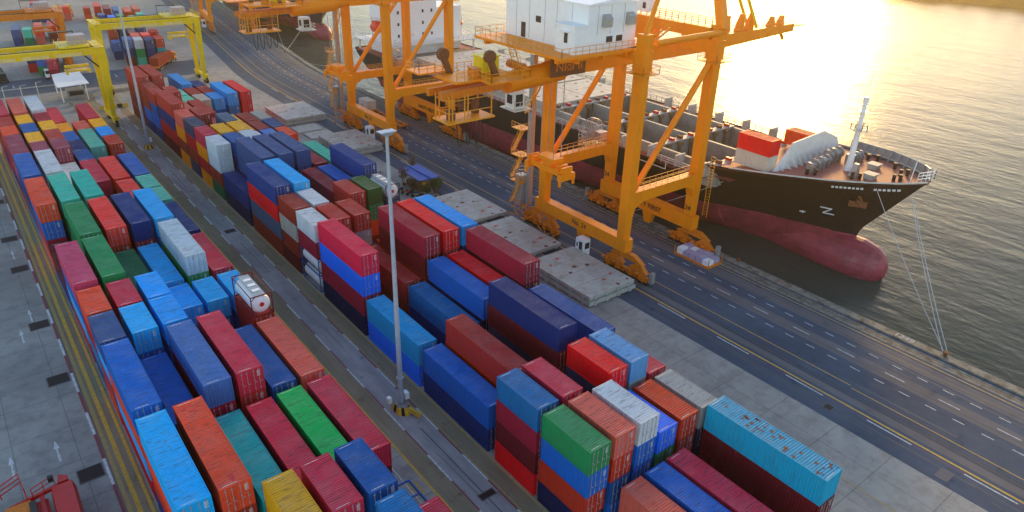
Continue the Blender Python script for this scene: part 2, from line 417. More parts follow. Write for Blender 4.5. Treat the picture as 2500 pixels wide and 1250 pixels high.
# water, far bank
mb = MB(); mb.quad((60, -2500, -1.8), (6000, -2500, -1.8), (6000, 6000, -1.8), (60, 6000, -1.8)); struct(mb.build('water', M['water']))
mb = MB(); rnd = random.Random(3)
prev = None
for i in range(60):
    a = rad(56+i*.7); R0 = 524+rnd.uniform(-5, 5)-max(0, i-22)*1.0+max(0, 14-i)*9
    cur = [(R0*math.sin(a), R0*math.cos(a), -2), ((R0+12)*math.sin(a), (R0+12)*math.cos(a), 3+rnd.uniform(0, 3)),
           ((R0+60)*math.sin(a), (R0+60)*math.cos(a), 7+rnd.uniform(0, 4)), ((R0+900)*math.sin(a), (R0+900)*math.cos(a), 4)]
    if prev:
        for j in range(3): mb.quad(prev[j], cur[j], cur[j+1], prev[j+1])
    prev = cur
M['bank'] = simple('far_bank_green', (.05, .065, .03), .9, 0, .4, .08, dark=(.02, .03, .012))
struct(mb.build('far_river_bank', M['bank']))

# things on the ground: drain covers, hatch pads
def drain(x0, x1, y0, y1, label):
    o = empty('drain_cover', ((x0+x1)/2, (y0+y1)/2, 0)); off = ((x0+x1)/2, (y0+y1)/2, 0)
    m = MB(); m.box(x0, x1, y0, y1, .004, .03); m.build('cover_plate', M['pit'], o, off=off)
    f = MB(); w = .1
    f.box(x0-w, x1+w, y0-w, y0, 0, .05); f.box(x0-w, x1+w, y1, y1+w, 0, .05); f.box(x0-w, x0, y0, y1, 0, .05); f.box(x1, x1+w, y0, y1, 0, .05)
    f.build('frame', M['band'], o, off=off); tag(o, label, 'drain cover', 'drain covers in the concrete yard')
for i, y in enumerate((63.5, 81.7, 95.7, 114.1, 126.2, 144)):
    drain(-.35, 1.7, y, y+1.9, 'dark rectangular drain cover beside the red and white kerb, %s from the red handler' % ('nearest', 'second', 'third', 'fourth', 'fifth', 'farthest')[i])
drain(28.9, 30.4, 110.2, 111.4, 'dark square cover set in the worn lane between the container blocks')
drain(29.0, 30.6, 39.2, 39.9, 'dark narrow cover in the lane beside the front tall stack')
drain(68.2, 69.1, 26.6, 27.5, 'small black drain on the asphalt by the white line')
m = MB(); m.box(67.4, 69.3, 13.6, 14.9, .004, .03); tag(m.build('cover_slab', M['band']), 'pale square cover slab on the asphalt near the concrete edge', 'cover slab')
t = text('1249', 1.3, (89.9, 28.7, .226), (-.0, -1, 0), (1, 0, 0), M['wmark'], 'quay_number', thick=.003); tag(t, 'faded berth number 1249 painted on the quay edge', 'painted number')
t = text('1271', 1.3, (89.9, 46.5, .226), (-.0, -1, 0), (1, 0, 0), M['rmark'], 'quay_number', thick=.003); tag(t, 'faded red berth number painted on the quay edge near the ship bow', 'painted number')

# ---------------------------------------------------------------- containers
def corr(mb, axis, p0, p1, fixed, z0, z1, per=.28, dep=.036, sgn=1):
    """trapezoid corrugated panel; axis 'y': runs along y at x=fixed; 'x': runs along x at y=fixed; sgn = outward"""
    n = max(1, round((p1-p0)/per)); w = (p1-p0)/n; pts = []
    for i in range(n):
        s = p0+i*w
        pts += [(s, 0), (s+.36*w, 0), (s+.5*w, -dep), (s+.86*w, -dep)]
    pts.append((p1, 0))
    for (a, da), (b, db) in zip(pts, pts[1:]):
        if axis == 'y':
            q = [(fixed+sgn*da, a, z0), (fixed+sgn*db, b, z0), (fixed+sgn*db, b, z1), (fixed+sgn*da, a, z1)]
        else:
            q = [(a, fixed+sgn*da, z0), (b, fixed+sgn*db, z0), (b, fixed+sgn*db, z1), (a, fixed+sgn*da, z1)]
        mb.quad(*q)
CACHE = {}
def cont_meshes(L, H, door):
    key = (L, H, door)
    if key in CACHE: return CACHE[key]
    Wd = 2.44; P = []
    w = MB()   # walls and frame
    corr(w, 'y', .12, L-.12, .03, .14, H-.08, sgn=-1); corr(w, 'y', .12, L-.12, Wd-.03, .14, H-.08, sgn=1)
    corr(w, 'x', .1, Wd-.1, L-.03, .14, H-.08, sgn=1)
    if not door: corr(w, 'x', .1, Wd-.1, .03, .14, H-.08, sgn=-1)
    for x in (0, Wd-.12):
        for y in (0, L-.14): w.box(x, x+.12, y, y+.14, 0, H-.0)
        w.box(x+(0 if x == 0 else .02), x+(.10 if x == 0 else .12), .14, L-.14, .01, .15)
        w.box(x+(.01 if x == 0 else .05), x+(.07 if x == 0 else .11), .14, L-.14, H-.09, H-.012)
    for y in (.005, L-.125):
        w.box(.12, Wd-.12, y, y+.12, .01, .15); w.box(.12, Wd-.12, y, y+.12, H-.11, H-.012)
    w.quad((.1, .1, .05), (Wd-.1, .1, .05), (Wd-.1, L-.1, .05), (.1, L-.1, .05))
    P.append(('walls', w, 'cside', None))
    r = MB()   # roof: shallow cross corrugation
    n = round((L-.5)/.25); ww = (L-.5)/n; z = H-.02; pts = [(.13, z), (.25, z)]
    for i in range(n):
        s = .25+i*ww; pts += [(s+.15*ww, z-.045), (s+.42*ww, z-.045), (s+.63*ww, z), (s+ww, z)]
    pts.append((L-.13, z))
    for (a, za), (b, zb) in zip(pts, pts[1:]): r.quad((.08, a, za), (Wd-.08, a, za), (Wd-.08, b, zb), (.08, b, zb))
    P.append(('roof', r, 'croof', None))
    for yy in (.22, L-.27):
        k = MB(); x = .35
        for wd in (.1, .22, .1, .16, .12, .1): k.box(x, x+wd, yy, yy+.06, H-.018, H-.012); x += wd+.05
        P.append(('roof_number', k, 'text_white', None))
    if door:
        for i in (0, 1):
            d = MB(); x0 = .12+i*1.1; x1 = x0+1.095
            d.box(x0, x1, .02, .06, .15, H-.11)
            for j in range(4):
                zz = .3+j*(H-.75)/3.6; d.box(x0+.1, x1-.1, .0, .02, zz, zz+(H-.75)/4.6)
            P.append(('door', d, 'cdoor', None))
            b = MB()
            for f in (.28, .72):
                x = x0+f*1.09; b.tube((x, -.03, .1), (x, -.03, H-.06), .022, 5)
                for zz in (.35, H*.5, H-.35): b.box(x-.07, x+.07, -.045, 0, zz, zz+.06)
                b.box(x-.02, x+.26, -.05, -.02, 1.05, 1.10)
            P.append(('locking_bar', b, 'lock', len(P)-1))
            if i == 1:
                m = MB()
                for j in range(5): m.box(x0+.62, x0+.62+.3-.05*(j % 2), -.006, -.001, H-.45-j*.13, H-.38-j*.13)
                P.append(('marking', m, 'text_white', len(P)-2))
    res = []
    for nm, m, mt, par in P:
        o = m.build(nm, M[mt]); me = o.data; bpy.data.objects.remove(o); res.append((nm, me, par))
    CACHE[key] = res; return res
def cont_simple(L, H):
    key = ('s', L, H)
    if key in CACHE: return CACHE[key]
    m = MB(); m.box(0, 2.44, 0, L, 0, H); 
    o = m.build('walls', M['cside']); me = o.data; bpy.data.objects.remove(o); CACHE[key] = me; return me

C_ = dict(cyan=(0, 172, 226), blue=(0, 106, 180), steel=(84, 122, 176), greyblue=(66, 92, 135), navy=(18, 54, 110), dnavy=(16, 32, 72), slate=(62, 66, 92),
          maroon=(150, 42, 66), dmaroon=(105, 28, 38), brown=(150, 62, 48), redbrown=(168, 64, 58), brick=(186, 66, 44), orange=(214, 92, 62), amber=(250, 150, 10),
          salmon=(208, 112, 98), rose=(190, 62, 86), pink=(196, 88, 118), red=(216, 20, 44), coral=(250, 80, 72), crimson=(176, 18, 40),
          green=(40, 135, 88), bgreen=(0, 168, 92), dgreen=(0, 104, 74), teal=(84, 184, 164), lgreen=(112, 190, 172), turq=(10, 160, 165), aqua=(20, 158, 188),
          tealblue=(18, 112, 160), sky=(70, 165, 222), white=(218, 222, 226), grey=(168, 172, 172), beige=(196, 190, 178), yellow=(250, 178, 6), mustard=(205, 158, 10),
          olive=(72, 100, 60), mauve=(150, 76, 96), bright=(0, 120, 226), ltblue=(112, 165, 205), mid=(16, 92, 152))
WORD = dict(cyan='cyan', blue='blue', steel='steel blue', greyblue='grey blue', navy='navy', dnavy='dark navy', slate='slate', maroon='maroon', dmaroon='dark maroon',
            brown='brown', redbrown='red brown', brick='brick red', orange='orange', amber='amber', salmon='salmon', rose='rose red', pink='dusty pink', red='bright red',
            coral='coral red', crimson='crimson', green='green', bgreen='bright green', dgreen='dark green', teal='teal', lgreen='pale green', turq='turquoise', aqua='aqua',
            tealblue='teal blue', sky='sky blue', white='white', grey='grey', beige='beige', yellow='yellow', mustard='mustard', olive='olive', mauve='mauve',
            bright='bright blue', ltblue='light blue', mid='mid blue')
crnd = random.Random(11)
def put_parts(meshes, root, col):
    objs = []
    for nm, me, par in meshes:
        o = bpy.data.objects.new(nm, me); COL.objects.link(o); o.parent = root if par is None else objs[par]
        j = 1.0 if nm in ('locking_bar', 'roof_number', 'marking') else crnd.uniform(.93, 1.07)
        o.color = (col[0]*j, col[1]*j, col[2]*j, 1); objs.append(o)
CID = [0]
# containers that show least in the view: they are gathered into one object
REST = set()
for w_ in '''4 7-8 10-11 13-14 17-19 21-22 24-25 28-29 31-32 34-35 37-38 40 43 45 48-49 52 56 59 63-66 68-69 71-72 75-88 90-91 93-94 96 98 102-104 109-110 113-115 117-119 121-123 125-127 129-133 135-141 147-149 151 154-156 158-160 162-164 166-167 170-171 174-176 178-183 185-190 192-196 258 261-262 265-268 270-271 274-275 279-280 282-283 285-292 294-295 297-298 300-301 303-304 306 309-311 313-315 317-318 320-321 323 326-327 330-331 334-335 337-338 340-342 344-345 347-348 350-351 353-354 356-357 359-360 362 365-366 368-369 371-372 374-375 377-378 380-382 384-385 387-388 390-391 393-395 397-398 400-401 404-405 408-410 412-413 415-416 419-421 423-424 426-428 430-432 434-436 438-440 442-444 446-448 450-451 453-454 457-460 462-463 465-466 469-472 474-475 477-478 480-481 483-484 486-487 489 515 519-521 523-525 527-529 531-533 535-537 539-540 543-544 546-547 550-552 554-555 558-559 562 566-568 570-572 574-576 578-580 582-584 586-588 596 599-600 602-609 613-614 616-620 622-636 638 640 642 644 647-648 652-655 661-663 666-675'''.split():
    a_ = w_.split('-'); REST |= set(range(int(a_[0]), int(a_[-1])+1))
RB = MB(); RCOL = []
def container(x, y, z, L, H, cname, door=True, label='', group=None, rz=0, detail=True, bright=1.0):
    col = tuple(min(1, c*bright) for c in lin(C_[cname])); CID[0] += 1
    if CID[0] in REST:
        c_, s_ = math.cos(rz), math.sin(rz); n0 = len(RB.f); tmp = MB()
        corr(tmp, 'y', 0, L, .03, 0, H, .56, sgn=-1); corr(tmp, 'y', 0, L, 2.41, 0, H, .56, sgn=1)
        tmp.quad((0, 0, H), (2.44, 0, H), (2.44, L, H), (0, L, H)); tmp.quad((0, 0, 0), (2.44, 0, 0), (2.44, 0, H), (0, 0, H)); tmp.quad((2.44, L, 0), (0, L, 0), (0, L, H), (2.44, L, H))
        for f in tmp.f:
            RB.quad(*[(x+c_*tmp.v[i][0]-s_*tmp.v[i][1], y+s_*tmp.v[i][0]+c_*tmp.v[i][1], z+tmp.v[i][2]) for i in f]); RCOL.append(col)
        return None
    root = empty('shipping_container', (x, y, z), rz)
    if detail: put_parts(cont_meshes(L, H, door), root, col)
    else:
        o = bpy.data.objects.new('walls', cont_simple(L, H)); COL.objects.link(o); o.parent = root; o.color = col+(1,)
        bpy.data.objects.remove(root)
        o.parent = None; o.name = 'shipping_container'; o.location = (x, y, z); o.rotation_euler = (0, 0, rz); root = o
    root['cid'] = CID[0]
    tag(root, label, 'container', group); del root['cid']; return root
def tank_container(x, y, z, label, fcol='dmaroon', group='tank containers', ffm=None):
    L, Wd, H = 6.06, 2.44, 2.59
    root = empty('tank_container', (x, y, z)); fm = ffm or M['cside']
    f = MB(); t = .1
    for yy in (0, L-t):
        for xx in (0, Wd-t): f.box(xx, xx+t, yy, yy+t, 0, H)
        f.box(t, Wd-t, yy, yy+t, 0, t); f.box(t, Wd-t, yy, yy+t, H-t, H)
        for a, b in (((t, .5), (.55, t)), ((Wd-t, .5), (Wd-.55, t)), ((t, H-.5), (.55, H-t)), ((Wd-t, H-.5), (Wd-.55, H-t))):
            f.beam((a[0], yy+t/2, a[1]), (b[0], yy+t/2, b[1]), .07, .07)
    for xx in (0, Wd-t): f.box(xx, xx+t, t, L-t, 0, t); f.box(xx+.01, xx+t-.01, t, L-t, H-t+.01, H-.01)
    f.build('frame', fm, root, color=lin(C_[fcol]))
    b = MB(); n = 20; R = 1.1; cy = 1.27; prof = [(.12, .35), (.2, .8), (.4, 1.06), (.55, R), (L-.55, R), (L-.4, 1.06), (L-.2, .8), (L-.12, .35)]
    for (ya, ra), (yb, rb) in zip(prof, prof[1:]): b.tube((Wd/2, ya, cy), (Wd/2, yb, cy), ra, n, rb, cap=False)
    b.quad(*[(Wd/2+.35*math.cos(2*PI*i/n), .12, cy+.35*math.sin(2*PI*i/n)) for i in range(n)])
    b.build('tank', M['white'], root, smooth=True)
    w = MB(); w.box(.62, Wd-.62, .3, L-.3, H-.16, H-.1); w.build('walkway', M['steel'], root)
    for yy in (1.3, 2.7, 4.1):
        m = MB(); m.box(.8, 1.64, yy, yy+.5, H-.1, H-.02); m.build('manlid', M['white'], root)
    e = MB(); e.tube((Wd/2, .03, cy+.1), (Wd/2, .11, cy+.1), .26, 14); e.build('round_mark', M['red'], root)
    tag(root, label, 'tank container', group); return root

BAY = lambda k: 30.1+13.4*k
RX = [33.2+3.0*i for i in range(6)]+[51.2]; LX = [4.7+2.98*i for i in range(6)]
ORD = ['first', 'second', 'third', 'fourth', 'fifth', 'sixth', 'seventh', 'eighth', 'ninth', 'tenth', 'eleventh', 'twelfth', 'thirteenth', 'fourteenth', 'fifteenth', 'sixteenth', 'seventeenth', 'eighteenth', 'nineteenth']
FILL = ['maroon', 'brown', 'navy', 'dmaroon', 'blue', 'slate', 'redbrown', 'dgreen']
# (column, bay[+.5 = far half], feet, number of tiers, colours from the top down, flags: n no door, h = tier height)
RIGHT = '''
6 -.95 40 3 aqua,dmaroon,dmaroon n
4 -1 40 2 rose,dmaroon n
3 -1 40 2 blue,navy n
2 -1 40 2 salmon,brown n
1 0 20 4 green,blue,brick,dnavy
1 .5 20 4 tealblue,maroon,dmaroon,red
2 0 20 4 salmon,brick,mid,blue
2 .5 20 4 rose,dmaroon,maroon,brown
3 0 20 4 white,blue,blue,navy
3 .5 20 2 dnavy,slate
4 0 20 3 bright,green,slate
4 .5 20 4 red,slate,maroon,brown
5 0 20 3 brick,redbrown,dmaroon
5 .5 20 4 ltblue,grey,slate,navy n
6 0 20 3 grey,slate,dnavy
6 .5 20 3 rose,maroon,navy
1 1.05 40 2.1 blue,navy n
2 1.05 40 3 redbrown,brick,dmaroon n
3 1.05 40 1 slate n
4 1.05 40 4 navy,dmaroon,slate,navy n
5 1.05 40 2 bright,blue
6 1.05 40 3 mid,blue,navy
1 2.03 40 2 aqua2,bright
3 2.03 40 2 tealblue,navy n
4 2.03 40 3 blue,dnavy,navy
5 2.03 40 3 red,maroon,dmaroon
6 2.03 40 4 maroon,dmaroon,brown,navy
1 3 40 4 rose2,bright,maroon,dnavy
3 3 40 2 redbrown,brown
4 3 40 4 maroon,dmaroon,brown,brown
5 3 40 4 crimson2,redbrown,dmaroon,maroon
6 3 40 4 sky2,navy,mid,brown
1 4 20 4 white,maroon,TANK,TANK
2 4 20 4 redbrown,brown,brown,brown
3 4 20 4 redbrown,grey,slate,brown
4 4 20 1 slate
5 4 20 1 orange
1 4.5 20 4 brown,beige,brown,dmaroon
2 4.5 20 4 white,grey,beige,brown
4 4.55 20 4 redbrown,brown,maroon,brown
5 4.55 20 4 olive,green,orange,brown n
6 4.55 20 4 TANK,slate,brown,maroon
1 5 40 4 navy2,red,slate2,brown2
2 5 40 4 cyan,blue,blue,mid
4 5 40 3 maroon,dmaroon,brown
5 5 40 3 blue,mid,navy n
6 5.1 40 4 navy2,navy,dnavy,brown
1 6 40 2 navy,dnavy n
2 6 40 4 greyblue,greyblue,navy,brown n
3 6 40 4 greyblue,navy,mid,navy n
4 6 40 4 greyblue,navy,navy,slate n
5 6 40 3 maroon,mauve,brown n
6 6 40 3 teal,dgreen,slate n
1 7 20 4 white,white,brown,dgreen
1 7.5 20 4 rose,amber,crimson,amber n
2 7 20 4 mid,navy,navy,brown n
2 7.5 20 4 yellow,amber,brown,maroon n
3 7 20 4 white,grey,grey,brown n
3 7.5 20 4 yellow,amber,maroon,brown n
4 7 20 3 brown,maroon,brown n
4 7.5 20 3 white,grey,brown n
5 7 20 3 orange,brown,slate n
5 7.5 20 3 blue,navy,mid n
6 7.5 20 3 orange,brown,maroon n
1 8 20 4 slate,crimson,brown,slate n
1 8.5 20 4 salmon,amber,brown,amber n
2 8 20 3 rose,brown,maroon
2 8.5 20 4 redbrown,brown,maroon,brown
3 8 20 4 slate2,navy,mid,navy n
3 8.5 20 3 maroon,brown,brown n
4 8 20 3 amber,brown,maroon n
4 8.5 20 3 yellow,amber,brown n
5 8 20 3 redbrown,brown,maroon n
5 8.5 20 3 redbrown,brown,slate n
6 8 20 3 greyblue,slate,navy n
6 8.5 20 3 beige,grey,slate n
1 9 40 4 redbrown,navy,crimson,dmaroon
2 9 40 3 brown,maroon,brown
3 9 40 3 redbrown,brown,maroon n
1 10 20 4 redbrown,mid,blue,navy n
1 10.5 20 4 brown,brown,blue,navy n
2 10 20 4 redbrown,brown,brown,maroon
2 10.5 20 2 brown,maroon
3 10 20 3 teal,green,brown n
3 10.5 20 3 lgreen,teal,green n
4 10 20 3 beige,grey,brown
4 10.5 20 3 redbrown,brown,maroon n
5 10 20 3 sky,mid,navy
5 10.5 20 3 redbrown,brown,maroon n
6 10 40 3 sky3,tealblue,blue
7 10 40 3 crimson2,red,brown
5 11 20 3 navy,slate,brown n
1 11 40 4 redbrown,brown2,dmaroon,dmaroon
2 11 40 4 redbrown,brown,maroon,dmaroon
4 11 40 3 sky3,blue,navy
'''
LEFT = '''
5 -.02 20 4 tealblue,navy,maroon,brown
6 -.02 20 3 rose,brown,maroon
3 .5 20 4 mustard,amber,brown,maroon
4 .5 20 4 rose,maroon,brown,maroon
5 .5 20 4 mid,navy,maroon,brown
1 1 40 4 cyan,orange,brick,navy
2 1 40 4 orange,brown,brick,maroon
3 1 40 3 turq,dgreen,navy
4 1 40 3 rose,maroon,brown
5 1 40 3 bgreen,dgreen,brown
6 1 40 3 rose,dmaroon,maroon n
1 2 40 4 blue,orange,sky,crimson
2 2 40 3 blue,navy,mid
3 2 40 4 steel,maroon,blue,navy n
4 2 40 4 rose,redbrown,brown,maroon
5 2 40 3 mid,navy,brown
6 2 40 3 salmon,redbrown,brown
1 2.98 20 4 greyblue,sky,maroon,brick
1 3.46 20 4 orange,crimson,tealblue,navy
2 2.98 20 4 cyan,blue,blue,navy
2 3.46 20 4 rose,dmaroon,brown,maroon
3 2.98 20 4 sky2,blue,blue,navy
3 3.46 20 4 sky2,blue,mid,navy
4 2.98 20 2 maroon,brown
4 3.46 20 3 sky2,blue,navy
5 3.46 20 3 cyan,mid,navy
6 2.98 20 4 TANK,redbrown,maroon,brown n
6 3.46 20 3 cyan,blue,navy
1 4 40 4 pink,blue,sky,maroon n
2 4 40 4 green,dgreen,navy,maroon n
3 4 40 3 dgreen,green,brown n
4 4 40 3 cyan,blue,mid
5 4 40 4 white2,green,blue,navy
6 4 40 3 rose,dmaroon,brown
1 5 40 2 dmaroon,navy n
2 5 40 4 green,dgreen,slate,navy
3 5 40 4 coral,brick,maroon,brown
4 5 40 4 navy,maroon,brown,navy n
5 5 40 4 cyan,blue,navy,mid
6 5 40 3 navy,slate,brown n
1 6 40 4 orange,blue,maroon,orange
2 6 40 4 teal,dgreen,green,navy n
3 6 40 4 turq2,teal,brown,maroon n
4 6 40 2 slate,navy n
5 6 40 3 coral,red,brown n
6 6 20 3 lgreen,teal,green n
6 6.5 20 3 lgreen,teal,brown n
1 7 40 4 steel2,navy,slate,mid n
2 7 40 4 white,grey,beige,teal n
3 7 40 3 white,grey,navy n
4 7 40 3 rose,maroon,navy n
5 7 40 3 coral,red,maroon n
6 7 40 3 steel2,mid,navy n
1 7.93 20 4 mauve,pink,navy,brown n
1 8.4 20 4 mauve,maroon,slate,brown n
2 7.93 20 4 mauve,maroon,brown,navy n
2 8.4 20 4 yellow,amber,brown,maroon n
3 7.93 20 4 mauve,maroon,crimson,brown
3 8.4 20 4 redbrown,brown,maroon,brown n
4 7.93 20 3 mid,navy,brown n
4 8.4 20 3 navy,mid,brown n
5 7.93 20 1 slate n
5 8.4 20 3 lgreen,dgreen,teal
6 7.93 20 1 navy n
6 8.4 20 3 brick,crimson,brown
1 8.88 20 4 orange,brown,maroon,navy n
1 9.36 20 4 redbrown,maroon,navy,brown n
2 8.88 20 4 mid,navy,brown,maroon n
2 9.36 20 4 yellow,amber,brown,maroon n
3 8.88 20 4 yellow,amber,maroon,brown n
3 9.36 20 4 maroon,brown,maroon,brown
4 8.88 20 3 blue,navy,brown n
4 9.36 20 3 yellow,amber,brown n
5 8.88 20 3 lgreen,teal,green n
5 9.36 20 3 salmon,brown,maroon n
6 8.88 20 3 sky2,mid,navy n
6 9.36 20 3 yellow,maroon,brown n
1 9.88 40 4 rose,dmaroon,brown,maroon n
2 9.88 40 4 salmon,brown,maroon,brown
3 9.9 40 4 white,beige,brown,slate
4 9.9 40 3 rose,dmaroon,maroon
6 9.9 40 3 rose,dmaroon,brown n
'''
ALIAS = dict(aqua2='cyan', rose2='rose', crimson2='red', sky2='cyan', sky3='sky', navy2='navy', slate2='slate', brown2='brown', white2='white', turq2='turq', steel2='steel')
C_.update(aqua2=(12, 158, 205), rose2=(200, 48, 86), crimson2=(206, 30, 48), sky2=(0, 160, 228), sky3=(70, 165, 222), navy2=(28, 68, 128), slate2=(92, 108, 130),
          brown2=(140, 56, 42), white2=(196, 206, 214), turq2=(60, 186, 168), steel2=(48, 104, 168))
def stacks(txt, cols, block):
    recs = []
    for ln in txt.strip().splitlines():
        t = ln.split(); c = int(t[0]); k = float(t[1]); ft = int(t[2]); n = float(t[3]); colours = t[4].split(','); fl = t[5] if len(t) > 5 else ''
        kb = math.floor(k+.001) if k >= 0 else k
        if ft == 20 and abs(k-round(k)) > .3: y = BAY(math.floor(k))+(k-math.floor(k))*13.4
        else: y = BAY(k)
        recs.append((c, y, ft, int(n), colours, fl, n))
    bycol = {}
    for r in recs: bycol.setdefault(r[0], []).append(r)
    for c, rs in bycol.items():
        rs.sort(key=lambda r: r[1])
        for i, (c, y, ft, n, colours, fl, nn) in enumerate(rs):
            L = 12.19 if ft == 40 else 6.06
            H = 2.59 if (ft == 20 or block == 'left') else 2.85
            if block == 'left' and ft == 40 and n == 4: H = 2.66
            for tier in range(n):
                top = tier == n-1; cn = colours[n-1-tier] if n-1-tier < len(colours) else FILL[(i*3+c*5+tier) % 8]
                x = cols[c-1]+crnd.uniform(-.04, .04); yy = y+crnd.uniform(-.05, .05)
                edge = {1: 'lane edge row' if block == 'right' else 'kerb side row', 6: 'road side row' if block == 'right' else 'lane side row', 7: 'outermost row'}.get(c, ORD[c-1]+' row')
                pos = '%s stack from front, %s, %s block' % (ORD[i], edge, block)
                tw = {n-1: 'topmost', 0: 'bottom', n-2: 'second down'}.get(tier, 'third down')
                size = 'long' if ft == 40 else 'short'
                if cn == 'TANK':
                    tank_container(x, yy, tier*H, 'white %s tank, %s, %s' % (('framed' if top else 'caged'), tw, pos),
                                   'dmaroon' if block == 'left' else ('slate' if c == 6 else 'mid'))
                    continue
                w = WORD[ALIAS.get(cn, cn)]
                door = 'n' not in fl or not top
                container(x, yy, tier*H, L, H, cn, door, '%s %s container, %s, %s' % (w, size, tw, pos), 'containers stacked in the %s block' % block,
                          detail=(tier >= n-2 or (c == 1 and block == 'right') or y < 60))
stacks(RIGHT, RX, 'right')
stacks(LEFT, LX, 'left')

def patches(x, y, z, L, mt, n, seed, label_parent, name='rust_patch', amp=1.0):
    rn = random.Random(seed)
    for i in range(n):
        cx = x+rn.uniform(.3, 2.1); cy = y+rn.uniform(.5, L-.5); k = rn.randint(6, 9); m = MB(); rx = rn.uniform(.15, .55)*amp; ry = rn.uniform(.2, .6)*amp
        m.prism([(max(x+.08, min(x+2.36, cx+rx*rn.uniform(.5, 1.2)*math.cos(2*PI*j/k))), cy+ry*rn.uniform(.5, 1.2)*math.sin(2*PI*j/k)) for j in range(k)], z-.017, z-.008)
        o = m.build(name, M[mt]); o.parent = label_parent; o.matrix_parent_inverse = Matrix.Translation(-label_parent.location)
for o in list(COL.objects):
    if o.get('category') == 'container' and len(o.children):
        lb = o['label']
        if lb.startswith('aqua long'): patches(*o.location[:2], o.location.z+2.85, 12.19, 'rust', 30, 5, o, amp=.5)
        elif lb.startswith('orange long') and o.location.y < 46 and o.location.z > 7: patches(*o.location[:2], o.location.z+2.66, 12.19, 'red', 3, 8, o, 'paint_patch', 1.0)
        elif lb.startswith('steel blue long') and o.location.y < 62: patches(*o.location[:2], o.location.z+2.66, 12.19, 'blue', 2, 3, o, 'paint_patch', .7)

# far blocks beyond the cross road, turned with the bend of the quay
FR = -math.atan(KS)
def far(u, v, x0=39.4, y0=241.5):
    c, s = math.cos(FR), math.sin(FR); return (x0+c*u-s*v, y0+s*u+c*v)
def farstack(u, v, ft, cols, who, H=2.59):
    x, y = far(u, v)
    for i, cn in enumerate(reversed(cols)):
        t = len(cols)-1-i
        container(x, y, i*H, 12.19 if ft == 40 else 6.06, H, cn, t == 0, '%s container, %s in a %s' % (WORD[ALIAS.get(cn, cn)], ['top', 'second down', 'third down', 'bottom'][t], who),
                  'containers in the blocks beyond the cross road', rz=FR, detail=(t < 2 and v < 30))
for u, v, ft, cols, who in (
    (4.2, 3.5, 20, ['steel', 'navy', 'dmaroon'], 'far stack left of the white and green stack'), (7.0, 1.8, 20, ['white', 'green', 'teal'], 'far white topped stack beyond the tall brown pair'),
    (9.9, .5, 20, ['navy', 'navy', 'maroon'], 'far stack right of the white and green stack'), (12.8, 1.5, 20, ['brick', 'turq', 'dmaroon'], 'far stack at the road corner'),
    (7.0, 9, 20, ['orange', 'redbrown', 'maroon'], 'far orange topped stack behind the white one'), (9.9, 9, 20, ['coral', 'navy', 'maroon'], 'far coral topped stack behind the navy one'),
    (12.8, 14, 20, ['crimson', 'brown', 'brown'], 'far stack second back at the road corner'), (1.5, 14, 20, ['steel', 'navy'], 'far low stack at the lane corner'),
    (1.6, 24, 40, ['brick', 'brown', 'navy'], 'far stack under the yellow gantry girder'), (4.6, 22, 40, ['slate', 'navy', 'mid'], 'far slate topped stack under the girder'),
    (9.9, 22, 40, ['navy', 'maroon', 'brown'], 'far navy topped stack, second row back'), (7, 30, 20, ['maroon', 'brown'], 'far low stack in the third row back'),
    (4, 66, 20, ['bright', 'mid'], 'blue stack beyond the yellow girder'), (7, 68, 20, ['green', 'dgreen'], 'green stack beyond the yellow girder'),
    (1, 72, 20, ['greyblue', 'navy'], 'grey blue stack beyond the girder'), (10.5, 62, 20, ['lgreen', 'grey'], 'pale green stack beyond the girder'), (14, 70, 20, ['lgreen', 'beige'], 'pale green stack by the far road'),
    (7, 82, 40, ['mid', 'navy'], 'mid blue stack at the top edge'), (4, 88, 40, ['maroon', 'navy'], 'maroon stack at the top edge'), (10.5, 78, 40, ['orange', 'beige'], 'pale orange stack at the top edge'),
    (14, 84, 40, ['salmon', 'brick'], 'salmon stack at the top edge'), (1, 96, 40, ['coral', 'brick'], 'coral stack near the frame top'), (-3, 92, 20, ['brick', 'orange'], 'brick red stack near the frame top'),
    (-21.5, 5, 40, ['navy', 'crimson'], 'pair under the near yellow gantry, leftmost'), (-19, -.8, 40, ['blue', 'green'], 'pair under the near gantry beside the canopy'),
    (-16.4, -6, 40, ['rose', 'maroon'], 'stack behind the grey canopy'), (-12.5, 6, 40, ['dnavy', 'dmaroon'], 'pair under the gantry, rightmost'),
    (-16.4, 9, 40, ['maroon', 'brown'], 'second stack behind the canopy'),
    (-26, 49, 40, ['greyblue', 'navy'], 'far left grey blue pair'), (-22.7, 48, 20, ['teal', 'dgreen'], 'far left teal pair'), (-19.5, 50, 20, ['coral', 'salmon'], 'far left coral pair'),
    (-19.5, 57, 20, ['salmon', 'maroon'], 'far left salmon pair behind the coral one'), (-15.5, 54, 40, ['crimson', 'dmaroon'], 'far crimson pair beside the orange gantry'),
    (-21, 96, 40, ['greyblue', 'slate'], 'farthest grey blue pair'), (-17.5, 96, 40, ['greyblue', 'navy'], 'farthest grey blue pair beside the mustard one'), (-13.5, 98, 20, ['mustard', 'amber'], 'farthest mustard pair'),
    (-10, 98, 20, ['coral', 'salmon'], 'farthest coral pair'), (-21, 112, 40, ['rose', 'maroon'], 'farthest rose red pair at the frame top')):
    farstack(u, v, ft, cols, who)

